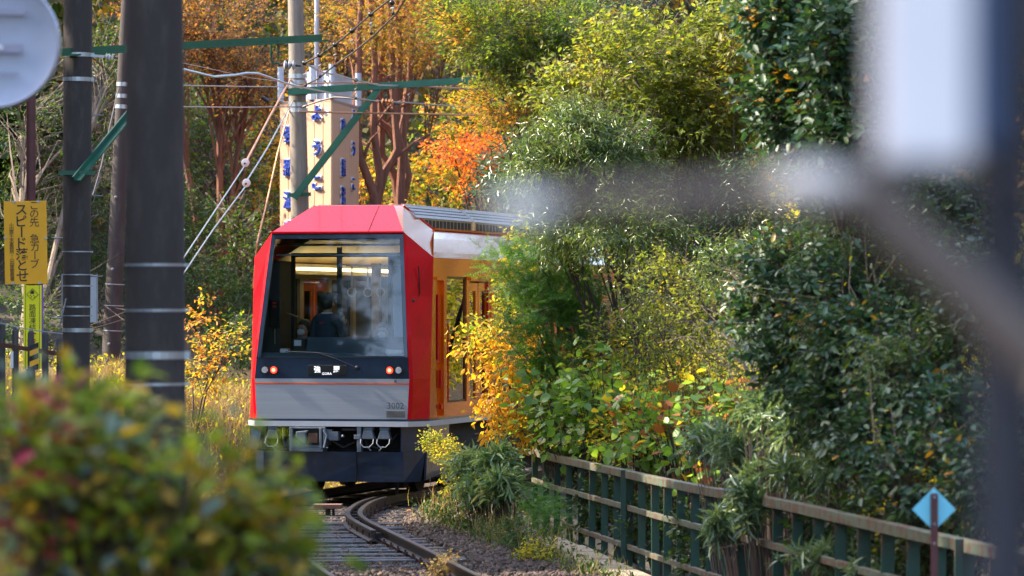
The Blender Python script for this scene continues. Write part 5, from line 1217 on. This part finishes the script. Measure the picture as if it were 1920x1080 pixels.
def single_col(c, name, rough=.42, tr_=.4): return leafmat(name, [tuple(x*.8 for x in c), c, tuple(min(1,x*1.2) for x in c)], rough, tr_, .4)
leafy('broadleaf_vine','broad-leaved green vine climbing over the start of the railing','vine',[E(1060,770,53.6,70,55,.4),E(1130,740,52.6,70,40,.4),E(1020,730,54.6,45,40,.4),E(1120,795,53,90,30,.4),E(1220,820,49.6,90,30,.4),E(1010,800,55,45,40,.4)],270,6,.13,'wide','kudzu',81,(1.5,53.2))
leafy('broadleaf_vine','vine with green and rust-tinged leaves tumbling behind the railing top','vine',[E(1290,820,47,90,35,.4),E(1380,790,45,80,50,.4),E(1220,780,50,80,40,.4),E(1330,855,45.4,70,20,.3)],190,6,.125,'wide','kudzu',82,(2.4,48.5),cols=[LM['kudzu'],single_col((.3,.1,.03),'rusty_leaf'),single_col((.55,.4,.03),'bright_yellow_leaf')],near=lambda q,r: r.choice(3,p=[.62,.2,.18]))
# foreground bush
bushcols = [LM['bush'], single_col((.22,.28,.02),'lime_leaf'), single_col((.38,.24,.025),'amber_leaf'), single_col((.28,.014,.04),'crimson_leaf'), single_col((.14,.2,.17),'greyish_leaf')]
def bcol(q, r):
    red = max(0, 1 - abs((q[0]+1.20)/.14)) * max(0, 1-abs((q[2]-2.2)/.35)); u = r.random()
    if u < red*.42: return 3
    return int(r.choice([0,1,2,4], p=[.34,.33,.22,.11]))
leafy('foreground_bush','blurred foreground bush at lower left with green, amber and crimson leaves','bush',
   [E(60,885,11,130,135,.25),E(200,885,11.1,140,125,.25),E(330,925,11,130,120,.25),E(440,935,11.1,70,100,.2),E(470,1010,11,90,90,.2),E(490,1060,11,60,50,.15),E(130,1000,11,170,110,.25),E(300,1040,11,200,90,.25),E(60,800,11.2,80,45,.2),E(180,785,11.2,60,25,.15)],
   360,7,.064,'oval','bush',91,(-1.0,11.2),cols=bushcols,near=bcol,twl=.13)
# dry grass bank left of the train
rg = np.random.default_rng(77); n = 26000
y_ = rg.uniform(58, 84, n); rx_ = np.interp(y_, RY, RX); x_ = rx_ - rg.uniform(2.4, 6.5, n)
z_ = hgt(x_, y_)
tag(scatter('dry_grass', np.stack([x_,y_,z_],-1), rg.normal(0,.4,(n,3))+[0,0,1], rg.uniform(.12,.38,n), 'blade', LM['dry'], None, .2, 8), 'dry straw-coloured grass on the bank left of the train', 'grass')
rg = np.random.default_rng(78); n = 9000
y_ = rg.uniform(50, 80, n); rx_ = np.interp(y_, RY, RX); x_ = rx_ - rg.uniform(2.3, 9, n); z_ = hgt(x_, y_)+rg.uniform(0,.35,n)
tag(scatter('ground_cover', np.stack([x_,y_,z_],-1), rg.normal(0,1,(n,3))+[0,0,.5], rg.uniform(.04,.09,n), 'oval', LM['yelgreen'], None, .8, 9), 'low green and yellow weeds over the left bank', 'ground cover')
# tall trees beyond the left edge of the picture: they shade the near part of the line
for i, (x, y, h, w) in enumerate([(-10,28,18,3.0),(-19,37,25,3.6),(-14.0,44,21,3.3),(-13,50.5,14,3.0),(-17,45.5,16,3.2),(-18,56,18,3.2),(-14,22,17,3.4),(-13,14,12.5,3.0),(-23,40,27,4.2),(-15.5,80,12.5,3.2),(-16,88,13.5,3.4),(-17.5,97,15,3.6),(-14.5,105,14,3.6),(-9.5,6,15,3)]):
    e = [(np.array([x,y,h*.38]), np.array([w,w,h*.22])), (np.array([x,y,h*.62]), np.array([w*.8,w*.8,h*.22])), (np.array([x,y,h*.85]), np.array([w*.5,w*.5,h*.16]))]
    plant('tall_cedar', 'tall dark cedar beyond the left edge of the picture', 'tree', e, 9000 if y == 44 else 2200, 8 if y == 44 else 6, .11 if y == 44 else .42, 'small' if y == 44 else 'wide', 'green', 100+i, .9, base=(x,y), trunk_r=.22, group='tall cedars left of the line', limbs=6, stems=False)
